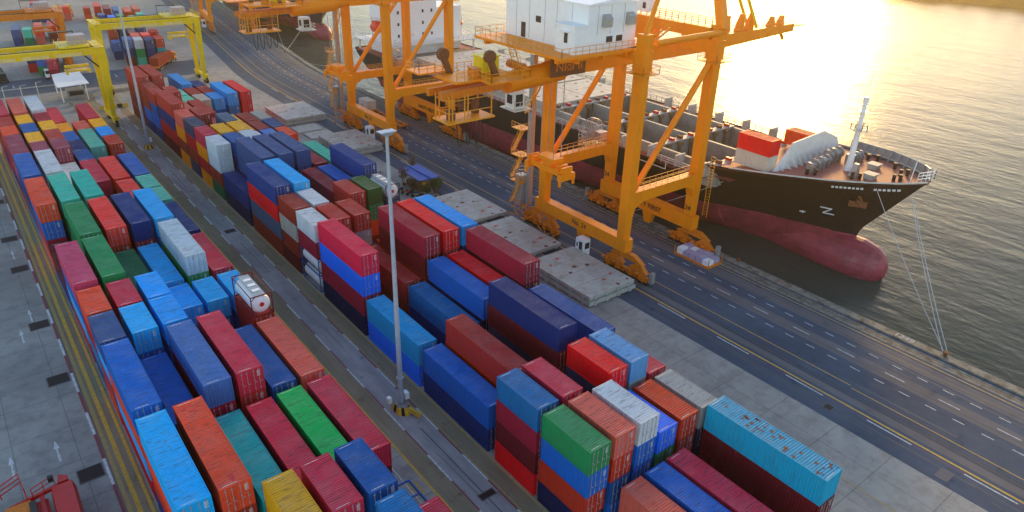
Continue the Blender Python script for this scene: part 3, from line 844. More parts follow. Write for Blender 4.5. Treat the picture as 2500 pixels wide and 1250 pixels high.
# ---------------------------------------------------------------- lamp masts
def lamp_mast(x, y, label, extra=False):
    r = empty('lamp_mast', (x, y, 0)); H = 31.2
    m = MB(); m.tube((0, 0, 1.0), (0, 0, 2.6), .33, 12); m.tube((0, 0, 2.6), (0, 0, H), .30, 12, .15); m.tube((0, 0, 4.2), (0, 0, 4.35), .40, 12)
    m.build('pole', M['lamp_metal'], r, smooth=False)
    h = MB(); h.hexa([(-.35, -.2, H), (.35, -.2, H), (.35, .2, H), (-.35, .2, H)], [(-.75, -.4, H+.35), (.75, -.4, H+.35), (.75, .4, H+.35), (-.75, .4, H+.35)])
    h.box(-.8, .8, -.45, .45, H+.35, H+.42); h.build('lamp_head', M['lamp_metal'], r)
    b = MB()
    for sx, sy in ((1, 0), (-1, 0)):
        pass
    # hexagonal kerb base with black and yellow stripes
    pts = [(1.05*math.cos(rad(a)), 1.55*math.sin(rad(a))) for a in (90, 30, -30, -90, -150, 150)][::-1]
    n = len(pts)
    for i in range(n):
        p, q = Vector(pts[i]+(0,)), Vector(pts[(i+1) % n]+(0,))
        for j in range(3):
            a = p.lerp(q, j/3); c = p.lerp(q, (j+1)/3); b.m = j % 2
            sh = Vector((0, 0, .9)); a2 = a*.78; c2 = c*.78
            b.quad(a, c, c2+sh, a2+sh)
    b.m = 2; b.quad(*[(x_*.78, y_*.78, .9) for x_, y_ in pts])
    b.build('kerb_base', [M['chevy'], M['black'], M['concgrey']], r)
    k = MB(); k.box(.38, .85, -.35, .35, 1.3, 2.1); k.build('control_box', M['white'], r)
    if extra:
        k = MB(); k.box(-1.3, -.85, .5, 1.0, .9, 1.6); k.build('control_box', M['white'], r)
        k = MB(); k.beam((.9, -2.6, .35), (.2, -1.2, .7), .25, .6); k.build('guard_beam', M['chevy'], r)
    return tag(r, label, 'lamp mast', 'tall grey lighting masts in the lane')
lamp_mast(29.6, 55.2, 'nearest tall grey lamp mast on its black and yellow striped base', True)
lamp_mast(29.6, 161.5, 'farther tall lamp mast rising out of frame beside brown stacks')

# ---------------------------------------------------------------- hatch covers on the quay
def hatch_cover(x0, x1, y0, y1, z, th, label, group='ship hatch covers laid on the quay', marks=True, seed=1):
    r = empty('hatch_cover', ((x0+x1)/2, (y0+y1)/2, z)); off = ((x0+x1)/2, (y0+y1)/2, z); rn = random.Random(seed)
    m = MB(); m.box(x0, x1, y0, y1, z+.35*th, z+th)
    m.box(x0+.25, x1-.25, y0+.25, y1-.25, z, z+.35*th)
    for i in range(5): 
        y = y0+(i+.5)*(y1-y0)/5; m.box(x0-.10, x0, y-.25, y+.25, z+.15*th, z+.9*th); m.box(x1, x1+.10, y-.25, y+.25, z+.15*th, z+.9*th)
    for i in range(4):
        x = x0+(i+.5)*(x1-x0)/4; m.box(x-.25, x+.25, y0-.10, y0, z+.15*th, z+.9*th)
    m.build('panel', M['hatch'], r, off=off)
    if marks:
        s = MB()
        for i in range(3): s.box(x0+.1, x1-.1, y0+(i+1)*(y1-y0)/4-.02, y0+(i+1)*(y1-y0)/4+.02, z+th, z+th+.006)
        s.build('seam', M['dark'], r, off=off)
        for fx, fy, mt in ((.2, .78, 'red'), (.45, .86, 'red'), (.72, .55, 'rust'), (.5, .6, 'rust'), (.3, .52, 'rust'), (.82, .25, 'red'), (.6, .2, 'red'), (.92, .06, 'rust'), (.68, .04, 'rust')):
            cx = x0+fx*(x1-x0); cy = y0+fy*(y1-y0); d = MB()
            k = rn.randint(6, 9); R_ = rn.uniform(.28, .42)
            d.prism([(cx+R_*rn.uniform(.7, 1.1)*math.cos(2*PI*i/k), cy+R_*rn.uniform(.7, 1.1)*math.sin(2*PI*i/k)) for i in range(k)], z+th, z+th+.02)
            d.build('lifting_socket', M[mt], r, off=off)
    return tag(r, label, 'hatch cover', group)
th = .8
hatch_cover(61.3, 70.2, 58.7, 71.9, .05+th, th, 'large grey hatch cover with red sockets, on top, nearest the road', seed=2)
hatch_cover(61.2, 70.4, 58.5, 71.6, .03, th, 'lower grey hatch cover, bottom of the nearest pair', marks=False)
hatch_cover(61.6, 70.3, 74.7, 87.6, .25, th, 'weathered hatch cover, second from the front, beside crane column', seed=4)
hatch_cover(62.2, 71.0, 89.8, 102.2, .2, th, 'mottled hatch cover, third from the front, in front of blue shelter', seed=5)
hatch_cover(60.9, 70.0, 132.7, 145.2, .05+th, th, 'sunlit beige hatch cover on top near the farther crane', seed=6)
hatch_cover(60.8, 70.1, 132.5, 145.0, .03, th, 'lower beige hatch cover under the sunlit one', marks=False)
hatch_cover(59.6, 69.6, 160.3, 173.6, .05+th, th, 'pale hatch cover on top, farthest pair by the curve', seed=8)
hatch_cover(59.5, 69.7, 160.1, 173.4, .03, th, 'lower hatch cover of the farthest pair', marks=False)
mb = MB(); mb.box(60.4, 66.3, 147.5, 152.5, 0, .3); tag(mb.build('concrete_pad', M['hatch']), 'bare beige pad between two hatch cover piles, nearer', 'pad')
mb = MB(); mb.box(59.8, 65.8, 153.5, 158.6, 0, .3); tag(mb.build('concrete_pad', M['hatch']), 'bare beige pad between two hatch cover piles, farther', 'pad')

# ---------------------------------------------------------------- quay cranes
def bogies(mb, x, y0, y1, z1, n=4):
    """equaliser beams and wheel sets under a sill, along y"""
    L = y1-y0; rn = random.Random(int(x*10+y0))
    mb.hexa([(x-.4, y0+.15*L, z1-.9), (x+.4, y0+.15*L, z1-.9), (x+.4, y1-.15*L, z1-.9), (x-.4, y1-.15*L, z1-.9)],
            [(x-.45, y0+.35*L, z1), (x+.45, y0+.35*L, z1), (x+.45, y1-.35*L, z1), (x-.45, y1-.35*L, z1)])
    for s in (0, .5):
        a = y0+s*L+.2; b = y0+(s+.5)*L-.2; m = (a+b)/2
        mb.hexa([(x-.38, a+.3, z1-2.0), (x+.38, a+.3, z1-2.0), (x+.38, b-.3, z1-2.0), (x-.38, b-.3, z1-2.0)],
                [(x-.38, m-.4, z1-.95), (x+.38, m-.4, z1-.95), (x+.38, m+.4, z1-.95), (x-.38, m+.4, z1-.95)])
        for c in (a+(b-a)*.25, a+(b-a)*.75):
            mb.box(x-.3, x+.3, c-.95, c+.95, .45, 1.15); mb.box(x-.42, x+.42, c-.25, c+.25, 1.1, z1-1.9)
            mb.box(x-.75, x-.3, c-.5+rn.uniform(-.2, .2), c+.3, .7, 1.35); mb.tube((x-.62, c+.5, 1.5), (x-.62, c+1.1, 1.5), .24, 8)
            for q_ in range(5):
                p_ = Vector((x-rn.uniform(.35, .7), c+rn.uniform(-1.1, 1.1), rn.uniform(.5, z1-1.0))); mb.beam(p_, p_+Vector((rn.uniform(-.15, .15), rn.uniform(-.6, .6), rn.uniform(-.5, .5))), .1, .22)
    return mb
def wheels(mb, x, y0, y1):
    n = 8
    for i in range(n):
        c = y0+(i+.5)*(y1-y0)/n; mb.tube((x-.28, c, .36), (x+.28, c, .36), .36, 12)
def quay_crane(num, label, full=True):
    """built round (80, 72.5); returns the root so that it can be moved"""
    O = (80, 72.5, 0); root = empty('quay_crane', O)
    B = lambda mb, name, mt='orange', par=None: mb.build(name, M[mt], par or root, off=O) if par is None or True else None
    near, farp = (63.1, 64.7), (81.3, 82.9)
    for (xa, xb, tw) in ((72.0, 73.45, 0), (87.3, 88.75, 1)):
        for (ya, yb) in (near, farp):
            top = 35.0 if (ya < 70) else 33
            m = MB()
            # wide foot below the portal tie, narrow towards the sea side column
            m.hexa([(xa+.05, ya+.1, 5.6), (xb-.05, ya+.1, 5.6), (xb-.05, yb-.1, 5.6), (xa+.05, yb-.1, 5.6)], [(xa, ya, 13), (xb, ya, 13), (xb, yb, 13), (xa, yb, 13)])
            m.hexa([(xa, ya, 13), (xb, ya, 13), (xb, yb, 13), (xa, yb, 13)], [(xa, ya, top), (xb, ya, top), (xb, yb, top), (xa, yb, top)])
            leg = B(m, 'leg')
            c = MB(); c.box(xa-.15, xb+.15, ya-.15, yb+.15, 30.2, 32.9); B(c, 'collar', 'orange')
            c = MB(); c.box(xa-.9, xb+.9, ya-.9, yb+.9, 29.9, 30.0)
            c.rail([(xa-.9, ya-.9, 30), (xb+.9, ya-.9, 30), (xb+.9, yb+.9, 30), (xa-.9, yb+.9, 30), (xa-.9, ya-.9, 30)], 1.0, .04); B(c, 'leg_platform', 'railing')
    # sills
    for xa, xb, z0, z1, nm in ((71.9, 73.5, 3.75, 5.7, 'land'), (87.2, 88.85, 3.35, 5.55, 'sea')):
        m = MB(); m.box(xa, xb, 62.6, 83.4, z0, z1); B(m, 'sill_beam')
        xc = (xa+xb)/2
        for ya, yb in ((57.9, 67.3), (77.6, 87.0)):
            m = MB(); bogies(m, xc, ya, yb, z0-.02); B(m, 'bogie', 'orange2')
            m = MB(); wheels(m, xc, ya, yb); B(m, 'wheel_set', 'dark')
            m = MB(); m.box(xc-.35, xc+.35, (ya-.6 if ya < 70 else yb+.1), (ya-.1 if ya < 70 else yb+.6), .7, 2.4); B(m, 'buffer_post', 'concgrey')
        m = MB(); m.hexa([(xc-.4, 71.6, 1.2), (xc+.4, 71.6, 1.2), (xc+.4, 72.8, 1.2), (xc-.4, 72.8, 1.2)], [(xc-.5, 71.0, z0), (xc+.5, 71.0, z0), (xc+.5, 73.4, z0), (xc-.5, 73.4, z0)]); B(m, 'stowage_post')
    # portal ties with haunches, walkway and rail
    for ya, yb in ((63.2, 64.6), (81.4, 82.8)):
        m = MB(); m.box(73.45, 87.3, ya, yb, 11.1, 12.8)
        m.prism_y([(73.45, 11.1), (73.45, 8.9), (73.9, 10.3), (75.6, 11.1)], ya, yb); m.prism_y([(87.3, 11.1), (85.2, 11.1), (86.8, 10.3), (87.3, 8.9)], ya, yb)
        B(m, 'portal_tie')
        m = MB(); m.rail([(74.0, ya+.05, 12.8), (87.1, ya+.05, 12.8)], 1.1, .04, 1.3); m.rail([(74.0, yb-.05, 12.8), (87.1, yb-.05, 12.8)], 1.1, .04, 1.3); B(m, 'guard_rail', 'railing')
        m = MB(); m.tube((73.2, (ya+yb)/2, 12.2), (87.7, (ya+yb)/2, 30.4), .45, 12); B(m, 'diagonal_brace')
    # upper tube tie and beams
    m = MB(); m.tube((73.9, 62.9, 33.9), (87.2, 62.9, 34.1), .42, 12); B(m, 'tube_tie')
    m = MB(); m.tube((73.9, 82.2, 33.2), (87.2, 82.2, 33.2), .42, 12); B(m, 'tube_tie')
    m = MB()
    for a, b in ((64.3, 69.8), (75.3, 80.9)): m.box(87.3, 88.9, a, b, 31.0, 34.5)
    m.box(87.35, 88.85, 69.8, 75.3, 32.9, 34.45); B(m, 'cross_beam')
    m = MB(); m.rail([(87.3, 64.5, 34.5), (87.3, 80.8, 34.5)], 1.1, .04, 1.3); m.rail([(88.9, 64.5, 34.5), (88.9, 80.8, 34.5)], 1.1, .04, 1.3); B(m, 'guard_rail', 'railing')
    m = MB(); m.box(72.1, 73.7, 64.3, 80.9, 31.5, 33.0); B(m, 'cross_beam')
    # girder and boom
    m = MB(); gy0, gy1 = 71.3, 73.8
    m.hexa([(68.5, gy0, 29.0), (97.5, gy0, 29.2), (97.5, gy1, 29.2), (68.5, gy1, 29.0)], [(68.5, gy0, 31.4), (97.5, gy0, 31.4), (97.5, gy1, 31.4), (68.5, gy1, 31.4)])
    m.hexa([(97.5, gy0, 29.2), (120.3, gy0+.2, 30.3), (120.3, gy1-.2, 30.3), (97.5, gy1, 29.2)], [(97.5, gy0, 31.4), (120.3, gy0+.2, 31.6), (120.3, gy1-.2, 31.6), (97.5, gy1, 31.4)])
    B(m, 'boom')
    m = MB(); m.tube((56.5, 72.55, 28.9), (66.0, 72.55, 29.6), 1.35, 16, 1.5); m.tube((64.8, 72.55, 29.7), (68.6, 72.55, 30.2), 1.5, 16, 1.3); B(m, 'girder_end', 'orange')
    m = MB(); m.rail([(92, gy0, 31.5), (120.2, gy0+.2, 31.6), (120.2, gy1-.2, 31.6), (92, gy1, 31.5)], 1.1, .035, 1.6)
    m.box(120.3, 124.5, 71.9, 73.2, 30.9, 31.1); m.rail([(120.3, 71.9, 31.1), (124.5, 71.9, 31.1), (124.5, 73.2, 31.1), (120.3, 73.2, 31.1)], 1.0, .04, 1.2)
    m.tube((118, 72.5, 30.1), (119, 72.5, 28.9), .3, 8); B(m, 'boom_walkway', 'railing')
    for x in (101.5, 105.3, 108.0, 114.2, 117.0):
        m = MB(); h = 2.6 if x < 110 else 1.6
        m.hexa([(x-.7, 71.9, 31.5), (x+.7, 71.9, 31.5), (x+.7, 73.0, 31.5), (x-.7, 73.0, 31.5)], [(x+.1, 72.1, 31.5+h), (x+.6, 72.1, 31.5+h), (x+.6, 72.7, 31.5+h), (x+.1, 72.7, 31.5+h)]); B(m, 'sheave_stand')
    # A frame and stays, running up out of frame
    for y in (63.2, 82.2):
        m = MB(); m.beam((88.0, y, 34.4), (89.2, 72.55+(y-72.55)*.18, 57), 1.3, 1.1, (1, 0, 0)); B(m, 'a_frame_leg')
        m = MB(); m.tube((73.0, y+(1 if y < 70 else -1), 34.5), (88.8, 72.55+(y-72.55)*.2, 56.5), .35, 10); B(m, 'back_stay')
    m = MB(); m.box(88.3, 90.0, 70.2, 74.9, 56.2, 57.6); B(m, 'apex_beam')
    for y in (71.6, 73.4):
        m = MB(); m.beam((109.0, y, 31.8), (89.6, y, 57), .38, .38); B(m, 'fore_stay', 'yellow')
    m = MB()
    for y, x in ((72.2, 114), (72.6, 114.5), (72.9, 117)): m.tube((x, y, 33), (89.6, y, 57.2), .045, 4, cap=False)
    B(m, 'hoist_rope', 'steel')
    # machinery house on its platform over the girder
    if full:
        m = MB(); m.box(59.4, 74.6, 65.2, 83.6, 32.65, 33.0)
        m.box(60, 74, 66.6, 67.2, 32.0, 32.65); m.box(60, 74, 81.6, 82.2, 32.0, 32.65)
        for x in (62.5, 67.0, 71.2): m.box(x, x+.4, 65.6, 83.2, 31.95, 32.65)
        m.hexa([(63.5, 71.0, 31.3), (71.6, 71.0, 31.3), (71.6, 74.1, 31.3), (63.5, 74.1, 31.3)], [(63.0, 68.5, 32.1), (71.8, 68.5, 32.1), (71.8, 76.6, 32.1), (63.0, 76.6, 32.1)])
        B(m, 'house_platform')
        m = MB(); m.rail([(74.6, 65.3, 33), (59.5, 65.3, 33), (59.5, 83.5, 33), (74.5, 83.5, 33)], 1.1, .04, 1.2); B(m, 'guard_rail', 'railing')
        h = MB(); h.box(64.2, 73.0, 66.0, 82.6, 33.0, 38.8); h.box(62.1, 64.2, 66.02, 69.6, 33.0, 36.35); hs = B(h, 'machinery_house', 'white')
        d = MB(); d.prism_y([(64.0, 38.8), (73.2, 38.8), (73.2, 38.9), (68.6, 39.35), (64.0, 38.9)], 65.8, 82.8); d.box(62.0, 64.2, 65.9, 69.75, 36.35, 36.5); rf = d.build('roof', M['white'], hs, off=O)
        for y, z in ((75.0, 35.5), (70.9, 35.3)):
            d = MB(); d.box(64.12, 64.2, y, y+1.0, z, z+.8); d.build('window', M['glass'], hs, off=O)
        d = MB(); d.box(62.03, 62.1, 67.3, 67.9, 34.3, 35.5); d.build('window', M['glass'], hs, off=O)
        d = MB(); d.box(61.6, 62.1, 67.0, 68.3, 35.65, 35.75); d.build('canopy', M['white'], hs, off=O)
        d = MB(); d.box(64.14, 64.2, 78.2, 79.1, 33.1, 35.1); d.build('door', M['glass'], hs, off=O)
        for y in (68.9, 71.8, 74.2, 77.4, 80.2):
            d = MB(); d.box(64.17, 64.2, y, y+.05, 33.2 if y > 70 else 36.6, 38.7); d.build('panel_seam', M['steel'], hs, off=O)
        for x in (65.9, 68.2, 70.6):
            d = MB(); d.box(x, x+.05, 65.97, 66, 35.1, 38.7); d.build('panel_seam', M['steel'], hs, off=O)
        for x in (66.6, 70.9):
            d = MB(); d.prism([(x, 65.2), (x+1.2, 65.2), (x+1.2, 66), (x, 66)], 36.1, 37.2); d.hexa([(x, 65.2, 37.2), (x+1.2, 65.2, 37.2), (x+1.2, 66, 37.2), (x, 66, 37.2)], [(x, 65.8, 37.6), (x+1.2, 65.8, 37.6), (x+1.2, 66, 37.6), (x, 66, 37.6)])
            d.build('vent_hood', M['steel'], hs, off=O)
        for x in (67.4, 69.2):
            d = MB(); d.box(x, x+1.35, 65.9, 66, 33.3, 35.0); f = d.build('louvre', M['white'], hs, off=O)
            e = MB(); e.box(x+.12, x+1.23, 65.86, 65.9, 34.1, 34.85); e.build('louvre', M['glass'], hs, off=O)
        # nameplate hung under the platform
        m = MB(); m.box(62.2, 68.4, 70.2, 70.35, 29.3, 31.9); B(m, 'name_board', 'rust')
        t = text('NIdMI', 1.9, (-14.6, -2.35, 30.55), (1, 0, 0), (0, 0, 1), M['orange2'], 'board_lettering', root)
        m = MB(); m.stairs((59.6, 75.5, 33.0), (57.0, 70.2, 29.8)); B(m, 'stair', 'railing')
        m = MB(); m.stairs((74.9, 65.6, 33.0), (79.5, 65.6, 35.2)); B(m, 'stair', 'railing')
        m = MB(); m.box(86.8, 88.8, 76.2, 78.6, 35.2, 37.0); cb = B(m, 'booth', 'white')
        e = MB(); e.box(86.75, 86.8, 76.9, 77.5, 35.6, 36.5); e.build('window', M['glass'], cb, off=O)
    # trolley with its platforms at the landside end
    m = MB(); m.box(48.0, 57.0, 71.2, 76.2, 30.0, 30.3); m.box(51.5, 57.5, 68.8, 71.2, 30.0, 30.2)
    m.box(45.8, 50.5, 76.2, 79.5, 30.4, 30.6); B(m, 'trolley_frame')
    m = MB(); m.rail([(48, 71.2, 30.3), (51.5, 71.2, 30.3)], 1.1, .045, 1.1); m.rail([(51.5, 68.8, 30.2), (57.5, 68.8, 30.2), (57.5, 71.2, 30.2)], 1.1, .045, 1.1)
    m.rail([(51.5, 71.2, 30.2), (51.5, 68.8, 30.2)], 1.1, .045, 1.1); m.rail([(45.8, 76.2, 30.6), (50.5, 76.2, 30.6)], 1.1, .045, 1.1); m.rail([(45.8, 79.5, 30.6), (45.8, 76.2, 30.6)], 1.1, .045, 1.1)
    m.rail([(48, 76.1, 30.3), (57, 76.1, 30.3)], 1.1, .045, 1.1); B(m, 'guard_rail', 'railing')
    for x, y in ((50.2, 76.0), (54.4, 71.8)):
        m = MB(); m.beam((x, y, 30.2), (x-1.0, y, 32.4), .6, .8, (0, 1, 0)); m.tube((x-1.0, y-.3, 32.7), (x-1.0, y+.3, 32.7), .8, 16); B(m, 'sheave_tower', 'rust')
    m = MB(); m.box(53.6, 56.2, 73.6, 75.6, 30.3, 32.2); m.box(53.4, 56.4, 73.4, 75.8, 32.2, 32.35); B(m, 'motor_housing', 'yellow')
    m = MB(); m.tube((58.5, 71.2, 30.9), (58.5, 74.5, 30.9), .5, 12); m.box(51.2, 52.2, 72.0, 73.5, 30.3, 31.4); B(m, 'hoist_drum', 'orange2')
    m = MB(); m.beam((46.5, 72.5, 28.5), (57.5, 72.5, 28.9), 1.1, 1.0); m.beam((46.5, 75.5, 28.4), (58.0, 75.5, 28.7), .5, .9); B(m, 'trolley_girder', 'orange2')
    # cage hanging below the trolley
    m = MB(); x0, x1, y0, y1, z0, z1 = 46.6, 49.4, 70.8, 73.8, 25.6, 28.2
    m.box(x0-.3, x1+4, y0-.3, y1+.3, z0-.2, z0)
    for x in (x0, x0+2.3, x1-2.3, x1, x1+3.6):
        for y in (y0, y1): m.tube((x, y, z0), (x, y, z1+.6), .09, 5)
    for z in (z0+1.1, z1): m.tube((x0, y0, z), (x1+3.6, y0, z), .06, 5); m.tube((x0, y0, z), (x0, y1, z), .06, 5); m.tube((x0, y1, z), (x1+3.6, y1, z), .06, 5)
    B(m, 'service_cage', 'railing')
    m = MB(); m.box(47.2, 48.0, 71.5, 72.4, 25.6, 26.8); m.tube((49.6, 71.6, 27.0), (49.6, 72.8, 27.0), .5, 10); m.box(51.6, 52.4, 72.6, 73.3, 25.6, 27.4); B(m, 'service_gear', 'rust')
    for k in range(4):
        m = MB(); x = 48.4+k*1.3; pts = [(x+.42*(-math.cos(t*PI)), 71.2, 25.4-3.2*math.sin(t*PI)) for t in [i/8 for i in range(9)]]; m.path(pts, .07, 5); B(m, 'festoon_loop', 'black')
    # operator cabin
    m = MB(); m.box(59.2, 61.0, 74.0, 76.0, 24.6, 27.0); cb = B(m, 'operator_cabin', 'shipwhite')
    e = MB(); e.box(59.15, 59.2, 74.4, 75.5, 25.3, 26.5); e.box(59.5, 60.7, 73.95, 74.0, 25.0, 26.6); e.build('window', M['glass'], cb, off=O)
    m = MB(); m.rail([(58.8, 73.4, 24.6), (61.8, 73.4, 24.6), (61.8, 76.5, 24.6)], 1.1, .05, 1.1); m.box(58.8, 61.9, 73.3, 76.6, 24.45, 24.6); B(m, 'cabin_platform', 'wrail')
    # landside end frame: back post, lift shaft, stairs
    m = MB(); m.box(70.9, 71.7, 84.0, 84.9, 4, 29); B(m, 'lift_shaft', 'steel')
    m = MB(); m.box(70.0, 71.5, 85.1, 86.6, 3.8, 9.2); m.rail([(70, 85.1, 9.2), (71.5, 85.1, 9.2), (71.5, 86.6, 9.2), (70, 86.6, 9.2), (70, 85.1, 9.2)], 1, .05, .8); B(m, 'lift_car', 'steel')
    m = MB(); m.stairs((70.2, 84.5, 20), (71.2, 81.0, 27.5), .9); B(m, 'stair', 'railing')
    for z in (8, 12.5, 17):
        m = MB(); m.box(69.6, 71.8, 84.8, 87.4, z, z+.12); m.rail([(69.6, 87.4, z+.1), (69.6, 84.8, z+.1), (71.8, 84.8, z+.1)], 1, .04, .8); m.stairs((69.9, 85, z), (69.9, 87.3, z-4), .7); B(m, 'stair_landing', 'railing')
    m = MB()
    rn = random.Random(5)
    for i in range(26):
        a = Vector((rn.uniform(70.2, 71.7), rn.uniform(76.5, 87.5), rn.uniform(.5, 4.5))); m.beam(a, a+Vector((rn.uniform(-.9, .9), rn.uniform(-1.2, 1.2), rn.uniform(-1, 1.2))), .12, .16)
    m.rail([(70, 76.5, 3.6), (70, 87.5, 3.6)], 1, .045, 1); B(m, 'access_frame', 'orange2')
    # spreader hanging at the landside, ropes
    m = MB(); m.box(65.2, 66.8, 69.8, 77.6, 14.7, 15.5); m.box(64.6, 67.4, 69.6, 70.4, 14.3, 15.3); m.box(64.6, 67.4, 77.0, 77.8, 14.3, 15.3)
    m.box(65.0, 67.0, 71.8, 75.4, 16.3, 16.9); m.box(65.4, 66.6, 72.6, 74.6, 15.5, 16.3)
    for y in (70, 71, 76.4, 77.4): m.box(65.0, 67.0, y-.2, y+.2, 15.5, 16.2)
    for x in (64.7, 67.3):
        for y in (69.9, 77.5): m.box(x-.15, x+.15, y-.15, y+.15, 13.5, 14.4)
    B(m, 'spreader', 'yellow' if False else 'orange')
    m = MB()
    for x, y in ((65.3, 72.2), (66.7, 72.2), (65.3, 75), (66.7, 75)): m.tube((x, y, 16.9), (x-.1, y, 31), .05, 4, cap=False)
    B(m, 'hoist_rope', 'steel')
    # cable reel on the far portal tie
    m = MB(); c = Vector((85.6, 85.2, 13.9))
    for i in range(24):
        a = 2*PI*i/24; d = Vector((math.cos(a), 0, math.sin(a))); e2 = Vector((math.cos(a+2*PI/24), 0, math.sin(a+2*PI/24)))
        for yy in (-.35, .35): m.tube(c+d*.5+Vector((0, yy, 0)), c+d*2.6+Vector((0, yy, 0)), .05, 4, cap=False); m.tube(c+d*2.6+Vector((0, yy, 0)), c+e2*2.6+Vector((0, yy, 0)), .09, 5, cap=False)
    m.tube(c-Vector((0, .5, 0)), c+Vector((0, .5, 0)), .6, 12); B(m, 'cable_reel', 'steel')
    m = MB(); m.box(86.6, 88.4, 83.9, 85.4, 12.4, 14.0); B(m, 'reel_motor', 'lock')
    m = MB(); m.box(84.5, 89.0, 83.6, 87.2, 11.4, 11.6); m.rail([(84.5, 83.6, 11.6), (84.5, 87.2, 11.6), (89, 87.2, 11.6)], 1, .05, 1); B(m, 'reel_platform', 'railing')
    # ground cabin under the landside sill
    m = MB(); m.box(70.3, 71.7, 69.6, 71.4, .7, 3.4); cb = B(m, 'ground_cabin', 'white')
    for e in ((70.26, 70.3, 69.9, 70.6, 1.7, 3.0), (70.26, 70.3, 70.9, 71.15, 2.0, 2.7), (70.6, 71.5, 69.55, 69.6, 1.9, 2.9)):
        w = MB(); w.box(*e); w.build('window', M['glass'], cb, off=O)
    # ladder down the near sea column
    m = MB(); m.rail([(89.3, 62.0, 6), (89.3, 62.0, 6.01)], 9.5, .05, 1)
    for z in [6+i*.5 for i in range(20)]: m.tube((89.3, 61.6, z), (89.3, 62.4, z), .04, 4)
    m.tube((89.3, 61.6, 5.5), (89.3, 61.6, 15.5), .05, 4); m.tube((89.3, 62.4, 5.5), (89.3, 62.4, 15.5), .05, 4); B(m, 'ladder', 'railing')
    # lettering: position relative to the root
    if num:
        text('No. '+num, 1.15, (71.86-80, 72.6-72.5, 4.75), (0, -1, 0), (0, 0, 1), M['text_dark'], 'lettering', root)
        text('SAFETY FIRST', 1.2, (87.06-80, 72.6-72.5, 4.5), (0, -1, 0), (0, 0, 1), M['text_dark'], 'lettering', root)
        for y in (63.9, 82.1): text(num, 1.15, (87.22-80, y-72.5, 6.9), (0, -1, 0), (0, 0, 1), M['text_dark'], 'lettering', root)
    return tag(root, label, 'quay crane', 'orange ship to shore cranes')
c24 = quay_crane('24', 'nearest orange quay crane with white machinery house, numbered 24')
c23 = quay_crane('23', 'second orange quay crane, numbered 23, astride the yellow trailer truck', full=False); c23.location.y += 69.6
c22 = quay_crane('', 'farthest orange quay crane, cut by the top edge of the photo', full=False); c22.location = (92.0, 298.0, 0); c22.rotation_euler.z = FR

